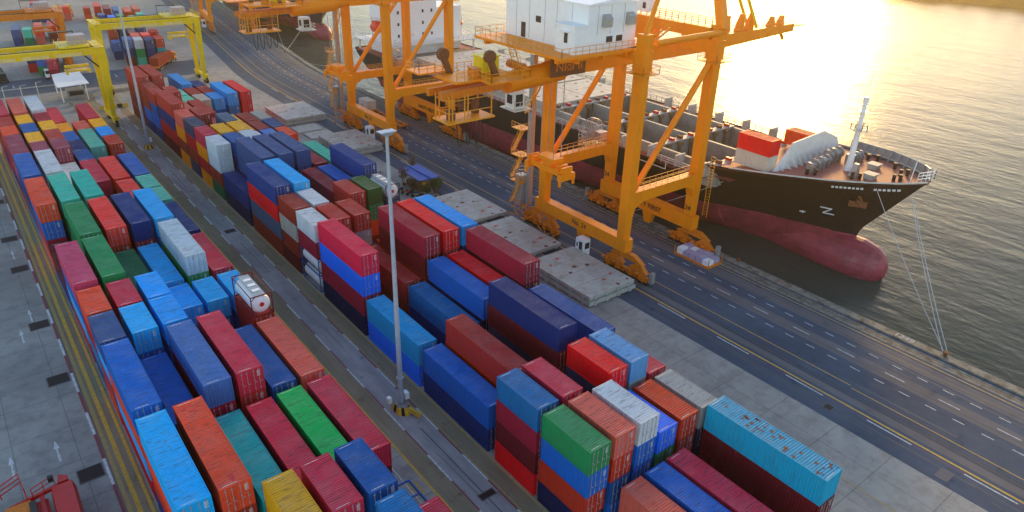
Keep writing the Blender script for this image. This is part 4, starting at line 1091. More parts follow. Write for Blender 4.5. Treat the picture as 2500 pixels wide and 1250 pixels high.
# ---------------------------------------------------------------- yard gantry cranes
def yard_gantry(x0, x1, yc, H, label, mt='yellow', mt2='yellow2', rz=0, wall=True, left_leg=True):
    xc = (x0+x1)/2; O = (xc, yc, 0); root = empty('yard_gantry', O, rz)
    B = lambda mb, name, m_=mt, par=None: mb.build(name, M[m_], par or root, off=O)
    yn, yf = yc-3.8, yc+3.8; hz = H
    for y in (yn, yf):
        m = MB(); m.box(x0-.6, x1+.8, y-.55, y+.55, hz-1.5, hz); B(m, 'girder')
        for i in range(3):
            m = MB(); a = x0+3.5+i*(x1-x0-6)/3; m.box(a, a+(x1-x0-6)/3-1.1, y-.62, y-.56, hz-1.45, hz-.75); B(m, 'girder_panel', mt2)
        m = MB(); m.box(x0, x1, y+.3, y+.42, hz, hz+.12); B(m, 'trolley_rail', 'dark')
    for x in (x0, x1):
        if x == x0 and not left_leg: continue
        for y, s in ((yn, 1), (yf, -1)):
            m = MB(); m.hexa([(x-.45, y+s*.6-.35, 2.2), (x+.45, y+s*.6-.35, 2.2), (x+.45, y+s*.6+.35, 2.2), (x-.45, y+s*.6+.35, 2.2)],
                             [(x-.75, y-.55, hz-1.5), (x+.75, y-.55, hz-1.5), (x+.75, y+.55, hz-1.5), (x-.75, y+.55, hz-1.5)]); B(m, 'leg')
        m = MB(); m.box(x-.5, x+.5, yn-1.2, yf+1.2, 1.5, 2.3); B(m, 'bottom_beam')
        m = MB(); m.box(x-.7, x+.7, yn, yf, hz-1.2, hz-.1); m.box(x-.9, x+1.0, yn-1, yf+1, hz, hz+.08); B(m, 'top_beam')
        m = MB(); m.rail([(x+1, yn-1, hz+.05), (x+1, yf+1, hz+.05)], 1, .05, 1.3); m.rail([(x-.9, yn-1, hz+.05), (x+1, yn-1, hz+.05)], 1, .05, .9); B(m, 'guard_rail', mt)
        for y in (yn, yf):
            for dy in (-.9, .9):
                m = MB(); m.tube((x-.28, y+dy, .7), (x+.28, y+dy, .7), .7, 14); B(m, 'wheel', 'black')
            m = MB(); m.hexa([(x-.42, y-1.3, .8), (x+.42, y-1.3, .8), (x+.42, y+1.3, .8), (x-.42, y+1.3, .8)], [(x-.4, y-.5, 1.5), (x+.4, y-.5, 1.5), (x+.4, y+.5, 1.5), (x-.4, y+.5, 1.5)]); B(m, 'bogie', mt)
        m = MB(); m.stairs((x+.8, yc+2.6, 2.4), (x+.8, yc-2, 8), .6); m.stairs((x+.8, yc-2, 8), (x+.8, yc+2.4, 13), .6); B(m, 'stair', mt)
    m = MB(); m.beam((x1-.6, yn+.5, hz-4.5), (x1-3.2, yn+.5, hz-1.5), .3, .3); B(m, 'knee_brace', 'dark')
    # trolley with machinery and cab
    t = x1-4.6
    m = MB(); m.box(t-3, t+3, yn, yf, hz+.15, hz+.5); B(m, 'trolley')
    m = MB(); m.box(t-.6, t+2.8, yc-1.6, yc+1.6, hz+.5, hz+2.4); B(m, 'machinery_box', 'lock')
    m = MB(); m.box(t-3.6, t+1.2, yc+2.0, yc+3.2, hz+2.6, hz+2.75)
    for x in (t-3.5, t+1.1): m.tube((x, yc+2.6, hz+.5), (x, yc+2.6, hz+2.6), .08, 5)
    B(m, 'sun_shade', 'dark')
    m = MB(); m.rail([(t-3.4, yn+.2, hz+.5), (t+3, yn+.2, hz+.5)], 1, .05, .9); m.beam((t-3.6, yn+.5, hz-.2), (t-2.2, yc, hz+1.8), .12, .12); m.beam((t-3.0, yn+.5, hz-.6), (t-3.2, yc, hz+1.6), .12, .12); B(m, 'guard_rail', mt2)
    m = MB(); m.box(t-2.2, t+2.2, yc-1.2, yc+1.2, hz-5.4, hz-5.1); m.box(t-2.4, t+2.4, yc-.5, yc+.5, hz-4.6, hz-4.1)
    for x in (t-2, t+2): m.tube((x, yc, hz-4.2), (x, yc, hz), .04, 4, cap=False)
    for x in (t-2.2, t+2.2): m.box(x-.2, x+.2, yc-1.3, yc+1.3, hz-5.9, hz-5.1)
    B(m, 'spreader', mt)
    return tag(root, label, 'gantry crane', 'rubber tyred gantries over the yard')
yard_gantry(3.2, 27.6, 185.6, 17.9, 'yellow yard gantry spanning the left container block')
yard_gantry(32.9, 57.3, 216.0, 17.9, 'yellow yard gantry spanning the right block by the red truck')
yard_gantry(5.0, 28.6, 243.0, 17.6, 'orange brown yard gantry behind the yellow ones, top left', 'orange2', 'orange2')

# ---------------------------------------------------------------- ships
CX = 107.0
def interp(tab, v):
    if v <= tab[0][0]: return tab[0][1]
    for (a, fa), (b, fb) in zip(tab, tab[1:]):
        if v <= b:
            t = (v-a)/(b-a); return fa+(fb-fa)*t
    return tab[-1][1]
DECKB = [(0, .25), (1, 1.9), (2.5, 3.6), (5, 5.6), (9.5, 8.4), (17.5, 11.4), (27, 13.9), (37, 15), (140, 15), (152, 14.4)]
WLB = [(0, .1), (4, .6), (8, 1.1), (15, 2.2), (27, 4.6), (40, 7.6), (54, 10.6), (75, 12.6), (99, 14.2), (118, 14.4), (134, 10), (144, 2.5), (147, .6), (152, .3)]
def zdeck(y): return 10.55 if y > 66.5 else 12.4+(66.5-y)/29*3.1
def stem_y(z): return 37.5+max(0, (15.6-z))*.735 if z > 5 else 45.3+(5-z)*.15
def half(y, z, zd):
    d = y-stem_y(z); 
    if d <= 0: return .12
    s = max(0, min(1, (z+2)/(zd+2)))
    ad = y-37.5
    w = interp(WLB, max(0, y-46)); k = interp(DECKB, ad if s > .999 else d)
    p = 1.25-.65*max(0, min(1, (y-54)/16))
    b = w+(k-w)*s**p
    if y > 165:  # counter stern: the bottom rises
        lift = (y-165)/23*6.0
        if z < lift-2: b *= max(.02, 1-(lift-2-z)/2.5)
    return max(.1, b)
def hull(root, mat, off, ys, stern=189.0):
    m = MB(); zs_n = 16; ring = []
    for y in ys:
        zd = zdeck(y); row = []
        for i in range(zs_n+1):
            z = -4+(zd+4)*i/zs_n
            yy = max(y, stem_y(z)-.0) if y < 60 else y
            row.append((half(max(y, stem_y(z)+.02), z, zd), yy if y < stem_y(z) else y, z))
        ring.append(row)
    for sx in (-1, 1):
        for a, b in zip(ring, ring[1:]):
            for i in range(zs_n):
                p = [(CX+sx*a[i][0], a[i][1], a[i][2]), (CX+sx*b[i][0], b[i][1], b[i][2]), (CX+sx*b[i+1][0], b[i+1][1], b[i+1][2]), (CX+sx*a[i+1][0], a[i+1][1], a[i+1][2])]
                m.quad(*(p if sx > 0 else p[::-1]))
    r = ring[-1]; 
    for i in range(zs_n): m.quad((CX-r[i][0], r[i][1], r[i][2]), (CX-r[i+1][0], r[i+1][1], r[i+1][2]), (CX+r[i+1][0], r[i+1][1], r[i+1][2]), (CX+r[i][0], r[i][1], r[i][2]))
    r = ring[0]
    for i in range(zs_n): m.quad((CX-r[i][0], r[i][1], r[i][2]), (CX+r[i][0], r[i][1], r[i][2]), (CX+r[i+1][0], r[i+1][1], r[i+1][2]), (CX-r[i+1][0], r[i+1][1], r[i+1][2]))
    o = m.build('hull', mat, root, off=off)
    for p_ in o.data.polygons: p_.use_smooth = True
    # bulbous bow
    b = MB(); prof = [(39.6, .12), (39.8, 1.0), (40.5, 2.0), (41.8, 2.8), (44, 3.3), (48, 3.4), (53, 3.0), (60, 2.2), (68, 1.4)]
    n = 24; pr = None
    for y, R_ in prof:
        zc = -.1-(y-41)*.03
        ringp = [(CX+R_*.98*math.cos(2*PI*i/n), y, zc+R_*1.18*math.sin(2*PI*i/n)) for i in range(n)]
        if pr:
            for i in range(n): b.quad(pr[i], pr[(i+1) % n], ringp[(i+1) % n], ringp[i])
        else: b.quad(*ringp[::-1])
        pr = ringp
    o = b.build('bulbous_bow', mat, root, off=off)
    for p_ in o.data.polygons: p_.use_smooth = True
YSH = [37.6, 38.2, 39, 40, 41.5, 43, 44.5, 46, 48, 50, 53, 56, 59, 62, 66.4, 66.6, 70, 75, 82, 90, 100, 112, 125, 140, 155, 165, 172, 178, 184, 188.5]
def ship():
    O = (CX, 110, -1.8); root = empty('container_ship', O)
    B = lambda mb, name, mt, par=None: mb.build(name, M[mt] if isinstance(mt, str) else mt, par or root, off=O)
    hull(root, M['hull'], O, YSH)
    # forecastle deck and side decks
    m = MB(); ys = [y for y in YSH if y <= 66.5]
    for a, b in zip(ys, ys[1:]):
        za, zb = zdeck(a)-.35, zdeck(b)-.35; ha, hb = half(a, zdeck(a), zdeck(a)), half(b, zdeck(b), zdeck(b))
        m.quad((CX-ha, a, za), (CX+ha, a, za), (CX+hb, b, zb), (CX-hb, b, zb))
    m.quad((CX-14, 66.5, 12.05), (CX+14, 66.5, 12.05), (CX+14, 66.5, 10.2), (CX-14, 66.5, 10.2))
    B(m, 'forecastle_deck', 'deck')
    m = MB(); z = 10.3
    for x0, x1 in ((CX-15, 94.6), (115.4, CX+15)): m.quad((x0, 66.5, z), (x1, 66.5, z), (x1, 188, z), (x0, 188, z))
    for y0, y1 in ((62, 65.2), (104.6, 106), (158, 188.4)): m.quad((94.6, y0, z+.01), (115.4, y0, z+.01), (115.4, y1, z+.01), (94.6, y1, z+.01))
    B(m, 'main_deck', 'deck')
    # bow rail: bulwark frames on the far side, white cap rail
    for s in (-1, 1):
        m = MB()
        pts = [(CX+s*half(y, zdeck(y), zdeck(y)), y, zdeck(y)) for y in ys if y < 64]
        for a, b in zip(pts, pts[1:]): m.tube(a, b, .13, 6, cap=False)
        B(m, 'cap_rail', 'wrail')
    m = MB(); yy = 38.5
    pts = []
    while yy < 57: pts.append((CX+half(yy, zdeck(yy), zdeck(yy)), yy, zdeck(yy))); yy += 1.7
    for a, b in zip(pts, pts[1:]):
        up = Vector((.25, 0, 1.25)); A, Bv = Vector(a), Vector(b)
        m.quad(A-Vector((0, 0, .3)), Bv-Vector((0, 0, .3)), Bv+up, A+up); m.tube(A+up, Bv+up, .1, 5, cap=False)
        m.beam(A+up, A+Vector((-1.1, 0, -.3)), .12, .3)
    B(m, 'bow_bulwark', 'steel')
    m = MB(); m.rail([(CX-1.6, 38.6, zdeck(38)), (CX-.6, 37.3, 15.9), (CX+.6, 37.3, 15.9), (CX+1.8, 38.8, zdeck(38))], 1.4, .05, .6, 2); m.tube((CX-1.4, 39.6, 15), (CX-1.3, 39.4, 19), .07, 5); B(m, 'bow_rail', 'white')
    # breakwater
    zb = 12.6; m = MB(); prof = [(97.6, 12.6, 13.0), (99.2, 12.6, 14.4), (101.9, 12.6, 17.0), (110.8, 12.8, 17.5), (115.6, 12.8, 15.6), (117.2, 12.8, 13.2)]
    for (xa, z0, z1), (xb, z2, z3) in zip(prof, prof[1:]):
        m.hexa([(xa, 56.0, z0), (xb, 56.0, z2), (xb, 56.2, z2), (xa, 56.2, z0)], [(xa, 56.6, z1), (xb, 56.6, z3), (xb, 56.8, z3), (xa, 56.8, z1)])
    B(m, 'breakwater', 'shipwhite')
    for i in range(11):
        x = 99+i*1.6; h = interp([(97.6, .4), (101.9, 2.3), (112, 2.4), (117.2, .4)], x); m = MB()
        m.prism([(x, 54.9), (x+.12, 54.9), (x+.12, 56.2), (x, 56.2)], 12.6, 12.7); k = len(m.v)
        m.quad((x, 54.8, 12.7), (x, 56.1, 12.7), (x, 56.4, 12.7+h)); m.quad((x+.1, 54.8, 12.7), (x+.1, 56.4, 12.7+h), (x+.1, 56.1, 12.7)); B(m, 'breakwater_bracket', 'shipwhite')
    # windlasses, bollards, mast, anchor gear
    rn = random.Random(9)
    def winch(x, y, L, R_):
        z = zdeck(y)-.35; m = MB(); m.tube((x, y, z+R_+.4), (x+L, y, z+R_+.4), R_*.55, 14)
        for f in (0, .45, .52, 1): m.tube((x+L*f-.06, y, z+R_+.4), (x+L*f+.06, y, z+R_+.4), R_, 16)
        for f in (.15, .5, .85): m.box(x+L*f-.15, x+L*f+.15, y-.8, y+.8, z, z+R_+.4)
        m.box(x-1.2, x-.3, y-.6, y+.6, z, z+1.5); B(m, 'mooring_winch', 'steel')
    winch(102.2, 52.6, 3.6, .8); winch(107.4, 53.4, 3.4, .95); winch(110.8, 51.0, 2.4, .6)
    for x, y in ((99.8, 52.2), (100.3, 51.2), (102.2, 46.4), (102.7, 45.5), (108.5, 42.3), (109.2, 41.6), (114, 50), (114.3, 48.6), (111.6, 44.6), (105.4, 41.8), (105.9, 41.1)):
        m = MB(); z = zdeck(y)-.35; m.tube((x, y, z), (x, y, z+.9), .25, 10); m.tube((x, y, z+.9), (x, y, z+1.0), .33, 10); B(m, 'bollard', 'dark')
    for x, y in ((104, 44.6), (109.5, 46.8)):
        m = MB(); z = zdeck(y)-.35; m.box(x-.7, x+.7, y-.7, y+.7, z, z+.8); m.box(x-.9, x+.9, y-.9, y+.9, z+.8, z+.9); B(m, 'deck_locker', 'hatch')
    m = MB(); z = zdeck(47)-.35; m.hexa([(103.2, 46.4, z), (104.4, 46.4, z), (104.4, 47.6, z), (103.2, 47.6, z)], [(103.5, 46.6, z+2), (104.1, 46.6, z+2), (104.1, 47.2, z+2), (103.5, 47.2, z+2)]); B(m, 'chain_stopper', 'steel')
    m = MB(); mx, my = 106.2, 49.1; m.tube((mx, my, 13.6), (mx, my, 15.2), .75, 14, .5); m.tube((mx, my, 15.2), (mx, my, 24.6), .48, 14, .28); m.tube((mx, my, 24.6), (mx, my, 25.4), .4, 12, .4)
    m.tube((mx, my, 25.4), (mx+.2, my, 29.5), .05, 4); B(m, 'foremast', 'white')
    m = MB(); m.tube((mx, my, 20.4), (mx, my, 20.55), 1.3, 14); m.rail([(mx+1.25*math.cos(a*PI/4), my+1.25*math.sin(a*PI/4), 20.55) for a in range(9)], .8, .06, 1); B(m, 'mast_platform', 'wrail')
    m = MB(); m.tube((mx, my, 23.2), (mx, my, 23.3), .8, 12); m.box(mx-1, mx+1, my-.08, my+.08, 24.2, 24.35); B(m, 'mast_crosstree', 'white')
    for x0, y0 in ((98.9, 47.8), (102.9, 43.2)):
        pass
    m = MB(); ax, ay, az = 103.35, 45.9, 10.6
    m.beam((ax-.9, ay-1.0, az+.6), (ax+.3, ay-1.9, az-.6), .5, .4); m.tube((ax-.4, ay-.9, az+1.2), (ax, ay-1.5, az), .25, 8); m.beam((ax-.9, ay+.1, az-.2), (ax+.2, ay-2.2, az-.1), .3, .9); B(m, 'anchor', 'rust')
    # cell walls of the open holds, cross girders, coaming
    xs = (94.6, 104.7, 115.4); yc = (65.2, 77.6, 91.0, 104.6); zt = 12.1
    for x in xs:
        m = MB()
        for ya, yb, zl in ((65.2, 77.6, 8.3), (77.6, 91, 6.5), (91, 104.6, 4.5)): m.box(x-.28, x+.28, ya, yb, zl, zt)
        B(m, 'longitudinal_bulkhead', 'hold')
    for j, y in enumerate(yc):
        m = MB(); zl = (8.35, 6.55, 4.55, 4.55)[j]; m.box(94.9, 104.4, y-.35, y+.35, zl, zt+.02); m.box(105.0, 115.1, y-.35, y+.35, zl, zt+.02); B(m, 'transverse_bulkhead', 'hold')
        m = MB(); m.box(94.2, 115.8, y-.7, y+.7, zt+.05, zt+.25); B(m, 'cross_girder', 'hatch')
        for i in range(8):
            x = 95.5+i*2.7+rn.uniform(-.4, .4); m = MB(); m.box(x-.25, x+.25, y-.5, y+.5, zt+.25, zt+.75); B(m, 'container_socket', 'red' if i % 2 else 'rust')
    for x in (94.9, 105.0):
        for j in range(3):
            m = MB()
            for y in (yc[j+1]-.45,):
                for i in range(3): xx = x+1.8+i*3.1; m.box(xx, xx+.6, y-.25, y, (8.4, 6.6, 4.6)[j], zt-.1); m.tube((xx+.3, y-.2, zt-.6), (xx+.3, y-.2, zt), .6, 8)
            B(m, 'cell_guide', 'wood')
    m = MB()
    for ya, yb, zl in ((65.2, 77.6, 8.4), (77.6, 91, 6.6), (91, 104.6, 4.6)): m.quad((94.6, ya, zl), (115.4, ya, zl), (115.4, yb, zl), (94.6, yb, zl))
    B(m, 'hold_floor', 'dark')
    # side passage rails, lashing posts
    m = MB(); m.rail([(CX+14.8, 66.7, 10.6), (CX+14.8, 158, 10.6)], 1.2, .07, 1.6, 2); B(m, 'deck_rail', 'wrail')
    m = MB(); m.rail([(CX-14.85, 66.7, 10.55), (CX-14.85, 77.5, 10.55)], 1.1, .06, 1.6, 2); m.rail([(CX-14.85, 84, 10.55), (CX-14.85, 158, 10.55)], 1.1, .06, 1.6, 2); B(m, 'deck_rail', 'wrail')
    for y in (66.2, 71.5, 77.6, 84.0, 91, 97.5, 104.6, 118, 131, 145, 157):
        for s in (-1, 1):
            m = MB(); x = CX+s*13.6; m.box(x-.7, x+.7, y-.5, y+.5, 10.3, 12.3); m.box(x-1.2, x+1.2, y-.15, y+.15, 12.2, 12.5); B(m, 'lashing_post', 'hatch')
    m = MB(); m.beam((92.6, 75.6, 10.4), (92.6, 75.6, 12.0), .9, .15); t = B(m, 'marking_plate', 'dark')
    text('04', 1.0, (92.48-CX, 75.6-110, 13.0), (0, -1, 0), (0, 0, 1), M['text_white'], 'lettering', root)
    m = MB(); m.box(91.96, 91.99, 73.2, 79.6, 9.55, 9.68); m.box(91.96, 91.99, 73.1, 73.25, 9.55, 10.9); B(m, 'draught_line', 'text_white')
    # white draught marks and thruster symbol near the bow
    def hx(y, z): return CX-half(y, z, zdeck(y))
    y, z = 49.4, 7.6; m = MB(); e = .06
    for (a, c) in (((-.9, .55), (.7, .55)), ((.7, .55), (-.7, -.55)), ((-.7, -.55), (.9, -.55))):
        p = Vector((hx(y+a[0]*-1, z+a[1])-e, y-a[0], z+a[1])); q_ = Vector((hx(y-c[0], z+c[1])-e, y-c[0], z+c[1])); m.beam(p, q_, .06, .16)
    B(m, 'bow_symbol', 'text_white')
    m = MB(); y, z = 53.5, 6.3; p = Vector((hx(y, z)-e, y, z)); m.beam(p, p+Vector((.2, -.9, .1)), .06, .2); m.beam(p+Vector((.1, -.5, -.2)), p+Vector((.1, -.5, .5)), .06, .15); B(m, 'bow_symbol', 'text_white')
    m = MB()
    for i in range(16):
        y = 48.0-i*.5; z = zdeck(y)-1.35; 
        if i in (8, 9): continue
        m.beam((hx(y, z)-e, y, z), (hx(y-.32, z)-e, y-.32, z), .06, .38)
    B(m, 'name_lettering', 'text_white')
    # covered holds aft of the open ones
    for j, y0 in enumerate((105.6, 119.0, 132.2, 145.2)):
        for x0, x1 in ((94.2, 104.9), (105.1, 115.9)):
            hatch_cover_on(root, O, x0, x1, y0, y0+12.6, 11.9, 1.0, j)
    m = MB(); m.box(94.3, 94.5, 105.6, 158, 10.3, 11.9); m.box(115.6, 115.8, 105.6, 158, 10.3, 11.9); B(m, 'hatch_coaming', 'hatch')
    # deckhouse aft
    a = MB(); a.box(95.5, 109.5, 172.0, 184, 10.4, 31); hs = B(a, 'deckhouse', 'white')
    a = MB(); a.box(110.5, 118.5, 173.5, 184, 10.4, 22); B(a, 'deckhouse_wing', 'white')
    a = MB(); a.box(92.4, 121.4, 169.2, 188, 13.2, 13.5); B(a, 'boat_deck', 'shipwhite')
    for x in (93.4, 96.8, 113, 120.5):
        for y in (170, 187): p_ = MB(); p_.tube((x, y, 10.4), (x, y, 13.2), .25, 8); B(p_, 'deck_pillar', 'shipwhite')
    a = MB(); a.rail([(92.5, 188, 13.5), (92.5, 169.3, 13.5), (121.3, 169.3, 13.5), (121.3, 188, 13.5)], 1.1, .08, 1.6, 2); B(a, 'boat_deck_rail', 'white')
    for zz in (15.2, 18.2, 21.2, 24.2, 27.2):
        for xx in (97.2, 100.4, 104.8, 107.6):
            w = MB(); w.box(xx, xx+.55, 171.94, 172, zz, zz+.8); w.build('porthole', M['glass'], hs, off=O)
    for (x, y, z, L) in ((94.2, 178, 17.2, 6), (120.0, 178, 16.8, 6)):
        a = MB(); prof = [(0, .2), (.8, .9), (2, 1.35), (4, 1.35), (5.2, .9), (6, .2)]
        for (ya, ra), (yb, rb) in zip(prof, prof[1:]): a.tube((x, y+ya-3, z), (x, y+yb-3, z), ra, 12, rb, cap=False)
        a.box(x-.7, x+.7, y-1, y+1.2, z+1, z+1.7); o = B(a, 'lifeboat', 'lifeboat')
        a = MB(); a.beam((x, y-2.6, 13.5), (x, y-2.6, 19.5), .3, .3); a.beam((x, y+2.6, 13.5), (x, y+2.6, 19.5), .3, .3); a.beam((x, y-2.6, 19.5), (x, y+2.6, 19.5), .25, .25); B(a, 'davit', 'shipwhite')
    a = MB(); a.beam((95.2, 170.5, 13.6), (98.5, 165, 17.5), .5, .6); a.tube((95.2, 170.5, 10.5), (95.2, 170.5, 15), .5, 10); B(a, 'provision_crane', 'shipwhite')
    m = MB(); m.quad((95, 158.2, 10.33), (119, 158.2, 10.33), (119, 171.8, 10.33), (95, 171.8, 10.33)); B(m, 'aft_deck', 'concgrey')
    tag(root, 'long black and red container ship moored at the quay, holds open', 'ship')
    return root
def hatch_cover_on(root, O, x0, x1, y0, y1, z, t, sd):
    m = MB(); m.box(x0, x1, y0, y1, z, z+t); p = m.build('hatch_cover', M['hatch'], root, off=O)
    rn = random.Random(sd)
    for i in range(3):
        for j in range(3):
            x = x0+(i+.5)*(x1-x0)/3; y = y0+(j+.5)*(y1-y0)/3; d = MB(); d.box(x-.25, x+.25, y-.2, y+.2, z+t, z+t+.05); d.build('socket', M['rust'], p, off=O)
ship()
# containers carried on the fore deck
z0 = zdeck(59)-.25
container(96.6, 57.1, z0, 6.06, 2.5, 'beige', False, 'off white container on the ship foredeck, under the red one', 'containers carried on the ship', bright=1.3)
container(96.6, 57.1, z0+2.5, 6.06, 2.55, 'red', False, 'bright red container on the ship, on top of the white one', 'containers carried on the ship')
container(112.6, 58.4, z0, 6.06, 2.5, 'orange', False, 'orange container on the far side of the ship foredeck', 'containers carried on the ship')
# second ship beyond, moored round the bend
def ship2():
    O = (CX, 40, -1.8); root = empty('container_ship', O)
    hull(root, M['hull2'], O, YSH)
    m = MB(); ys = [y for y in YSH if y <= 66.5]
    for a, b in zip(ys, ys[1:]):
        za, zb = zdeck(a)-.35, zdeck(b)-.35; ha, hb = half(a, zdeck(a), zdeck(a)), half(b, zdeck(b), zdeck(b))
        m.quad((CX-ha, a, za), (CX+ha, a, za), (CX+hb, b, zb), (CX-hb, b, zb))
    m.quad((CX-15, 66.5, 10.3), (CX+15, 66.5, 10.3), (CX+15, 188, 10.3), (CX-15, 188, 10.3)); m.build('deck', M['deck'], root, off=O)
    m = MB(); m.box(97, 117, 150, 165, 10.4, 32); m.build('deckhouse', M['shipwhite'], root, off=O)
    root.location = (117.5, 262.5, -1.8); root.rotation_euler.z = FR
    tag(root, 'far purple hulled ship with a pink bulb, behind the cranes', 'ship', None)
ship2()
# mooring lines
def line(pts, name, label, r=.04):
    m = MB(); P = []
    for a, b in zip(pts, pts[1:]):
        a, b = Vector(a), Vector(b); sag = (b-a).length*.02
        P += [a.lerp(b, i/10)-Vector((0, 0, sag*4*(i/10)*(1-i/10))) for i in range(11)]
    m.path(P, r, 5); tag(m.build(name, M['text_white']), label, 'mooring line', 'ship mooring lines')
line([(102.4, 42.6, 13.9), (90.2, 23.6, .3)], 'mooring_line', 'white mooring line from the bow deck to the quay, leftmost of three')
line([(106.8, 39.2, 12.6), (90.2, 23.9, .3)], 'mooring_line', 'white mooring line from the stem, middle of three')
line([(107.3, 39.1, 12.4), (90.3, 23.3, .3)], 'mooring_line', 'white mooring line from the stem, rightmost of three')
line([(96.4, 64, 9.5), (90.2, 78, .4)], 'mooring_line', 'spring line from the hull side running back under crane 24')
line([(116, 270, 9), (91.9, 239.5, .4)], 'mooring_line', 'thick mooring line of the far ship, upper one')
line([(104, 282, 9), (91.9, 239.8, .4)], 'mooring_line', 'thick mooring line of the far ship, steeper one')
line([(101, 205, .5), (90.2, 221, .4)], 'mooring_line', 'slack line over the water between the two ships')
for i, (x, y) in enumerate(((90.1, 23.6), (90.1, 78), (91.6, 239.6), (90.1, 120), (90.1, 205), (90.1, 55))):
    m = MB(); m.tube((x, y, .2), (x, y, .65), .22, 10, .28); m.tube((x, y, .65), (x, y, .78), .38, 10)
    tag(m.build('mooring_bollard', M['rust'], None), 'rusty mooring bollard on the quay edge, %s from the camera' % ('nearest', 'third', 'sixth', 'fourth', 'fifth', 'second')[i], 'bollard', 'bollards on the quay edge')
for i in range(22):
    y = 12+i*9.5; m = MB(); m.box(90.62, 91.1, y, y+1.6, -1.6, -.1)
    tag(m.build('fender', M['black']), 'black rubber fender on the quay face', 'fender', 'fenders along the quay face')

# ---------------------------------------------------------------- vehicles, shelter, small things
def veh_wheel(root, off, x0, x1, y, z, r):
    m = MB(); m.tube((x0, y, z), (x1, y, z), r, 14); w = m.build('wheel', M['black'], root, off=off)
    m = MB(); e = x0-.01; m.tube((min(x0, x1)-.015, y, z), (max(x0, x1)+.015, y, z), r*.45, 10); m.build('hub', M['steel'], w, off=off)
def truck(x, y, rz, label, cab='white', chassis='yellow', trailer=12.4):
    """tractor facing +y with a skeletal trailer behind it (towards -y)"""
    r = empty('terminal_tractor', (x, y, 0), rz)
    m = MB(); m.hexa([(-1.15, 2.2, .6), (1.15, 2.2, .6), (1.15, 4.2, .6), (-1.15, 4.2, .6)], [(-1.1, 2.4, 2.7), (1.1, 2.4, 2.7), (1.1, 4.0, 2.7), (-1.1, 4.0, 2.7)]); c = m.build('cab', M[cab], r)
    m = MB(); m.box(-1.0, 1.0, 4.08, 4.14, 1.5, 2.4); m.build('windscreen', M['glass'], c)
    for s_ in (-1, 1):
        m = MB(); m.box(s_*1.12-.04, s_*1.12+.04, 2.7, 3.8, 1.5, 2.3); m.build('side_window', M['glass'], c)
    m = MB(); m.box(-.5, .5, -2, 2.2, .7, 1.0); m.box(-1.2, 1.2, .9, 1.5, .7, 1.1); m.build('chassis', M['dark'], r)
    m = MB(); L = trailer; m.box(-.9, -.6, -L, 0, 1.05, 1.35); m.box(.6, .9, -L, 0, 1.05, 1.35)
    for i in range(6): yy = -L+.2+i*(L-.6)/5; m.box(-1.22, 1.22, yy, yy+.25, 1.1, 1.36)
    m.box(-1.22, 1.22, -L-.25, -L, 1.0, 1.5); m.build('trailer', M[chassis], r)
    for yy in (3.3, -.9, -L+1.2, -L+2.5):
        for s_ in (-1, 1): veh_wheel(r, (0, 0, 0), s_*1.15-.2, s_*1.15+.1, yy, .5, .5)
    return tag(r, label, 'tractor')
truck(81.2, 158.0, 0, 'yellow trailer and tractor passing under crane 23', 'yellow', 'orange2', 15)
container(81.2-1.22, 158.4, 1.0, 4.6, 2.4, 'beige', False, 'cream box body carried on the lorry under crane 23', 'vehicle loads', bright=1.4)
truck(55.5, 243.5, rad(-32), 'tractor hauling the red container beyond the gantry', 'orange2', 'orange2')
cs, sn = math.cos(rad(-32)), math.sin(rad(-32))
container(55.5+cs*-1.22-sn*-12.4, 243.5+sn*-1.22+cs*-12.4, 1.37, 12.19, 2.59, 'brown', False, 'red brown container on a trailer crossing the far road', 'vehicle loads', rz=rad(-32))
truck(22.5, 242.0, PI, 'tractor with a white cab, waiting under the yellow gantry', 'white', 'dark', 10)
truck(11.2, 242.5, PI, 'dark tractor at the left frame edge by the gantry', 'dark', 'dark', 10)
truck(47.0, 362.0, FR, 'orange and yellow lorry on the far lane near the top edge', 'yellow', 'orange2', 14)
# skeletal blue trailer at the bottom by the lane
r = empty('empty_trailer', (23.4, 38.5, 0), rad(0)); m = MB()
for x in (-.9, .75): m.box(x, x+.15, -10, 6, 1.0, 1.25)
for i in range(9): m.box(-.75, .75, -10+i*2, -9.85+i*2, 1.02, 1.18)
m.build('frame', M['blue'], r)
for yy in (-8.5, -7.2):
    for s_ in (-1, 1): veh_wheel(r, (0, 0, 0), s_*.95-.15, s_*.95+.15, yy, .5, .5)
tag(r, 'blue empty trailer frame on the ground right of the navy container', 'trailer')
# pallet skid with wrapped cargo on the road
r = empty('cargo_skid', (85.9, 59.6, 0)); m = MB(); m.box(-1.7, 1.7, -3.4, 3.4, .0, .3)
for x in (-1.7, 1.6):
    for y in (-3.4, 3.3): m.box(x, x+.1, y, y+.1, .3, 1.5)
m.build('skid_frame', M['orange2'], r); tag(r, 'orange flat rack skid on the road below crane 24 sea leg', 'skid')
for i in range(2):
    for j in range(5):
        m = MB(); x = 85.9-1.5+i*1.55; y = 59.6-3.1+j*1.25; h = .75+.12*((i*3+j*2) % 3); m.box(x, x+1.42, y, y+1.12, .31, .31+h)
        tag(m.build('wrapped_pallet', M['lilac'] if (i+j) % 4 else M['white']), '%s wrapped bundle on the orange skid, %s from the camera, %s side' % ('lilac' if (i+j) % 4 else 'pale', ORD[j], 'near' if i == 0 else 'far'), 'bundle', 'wrapped bundles on the orange skid')
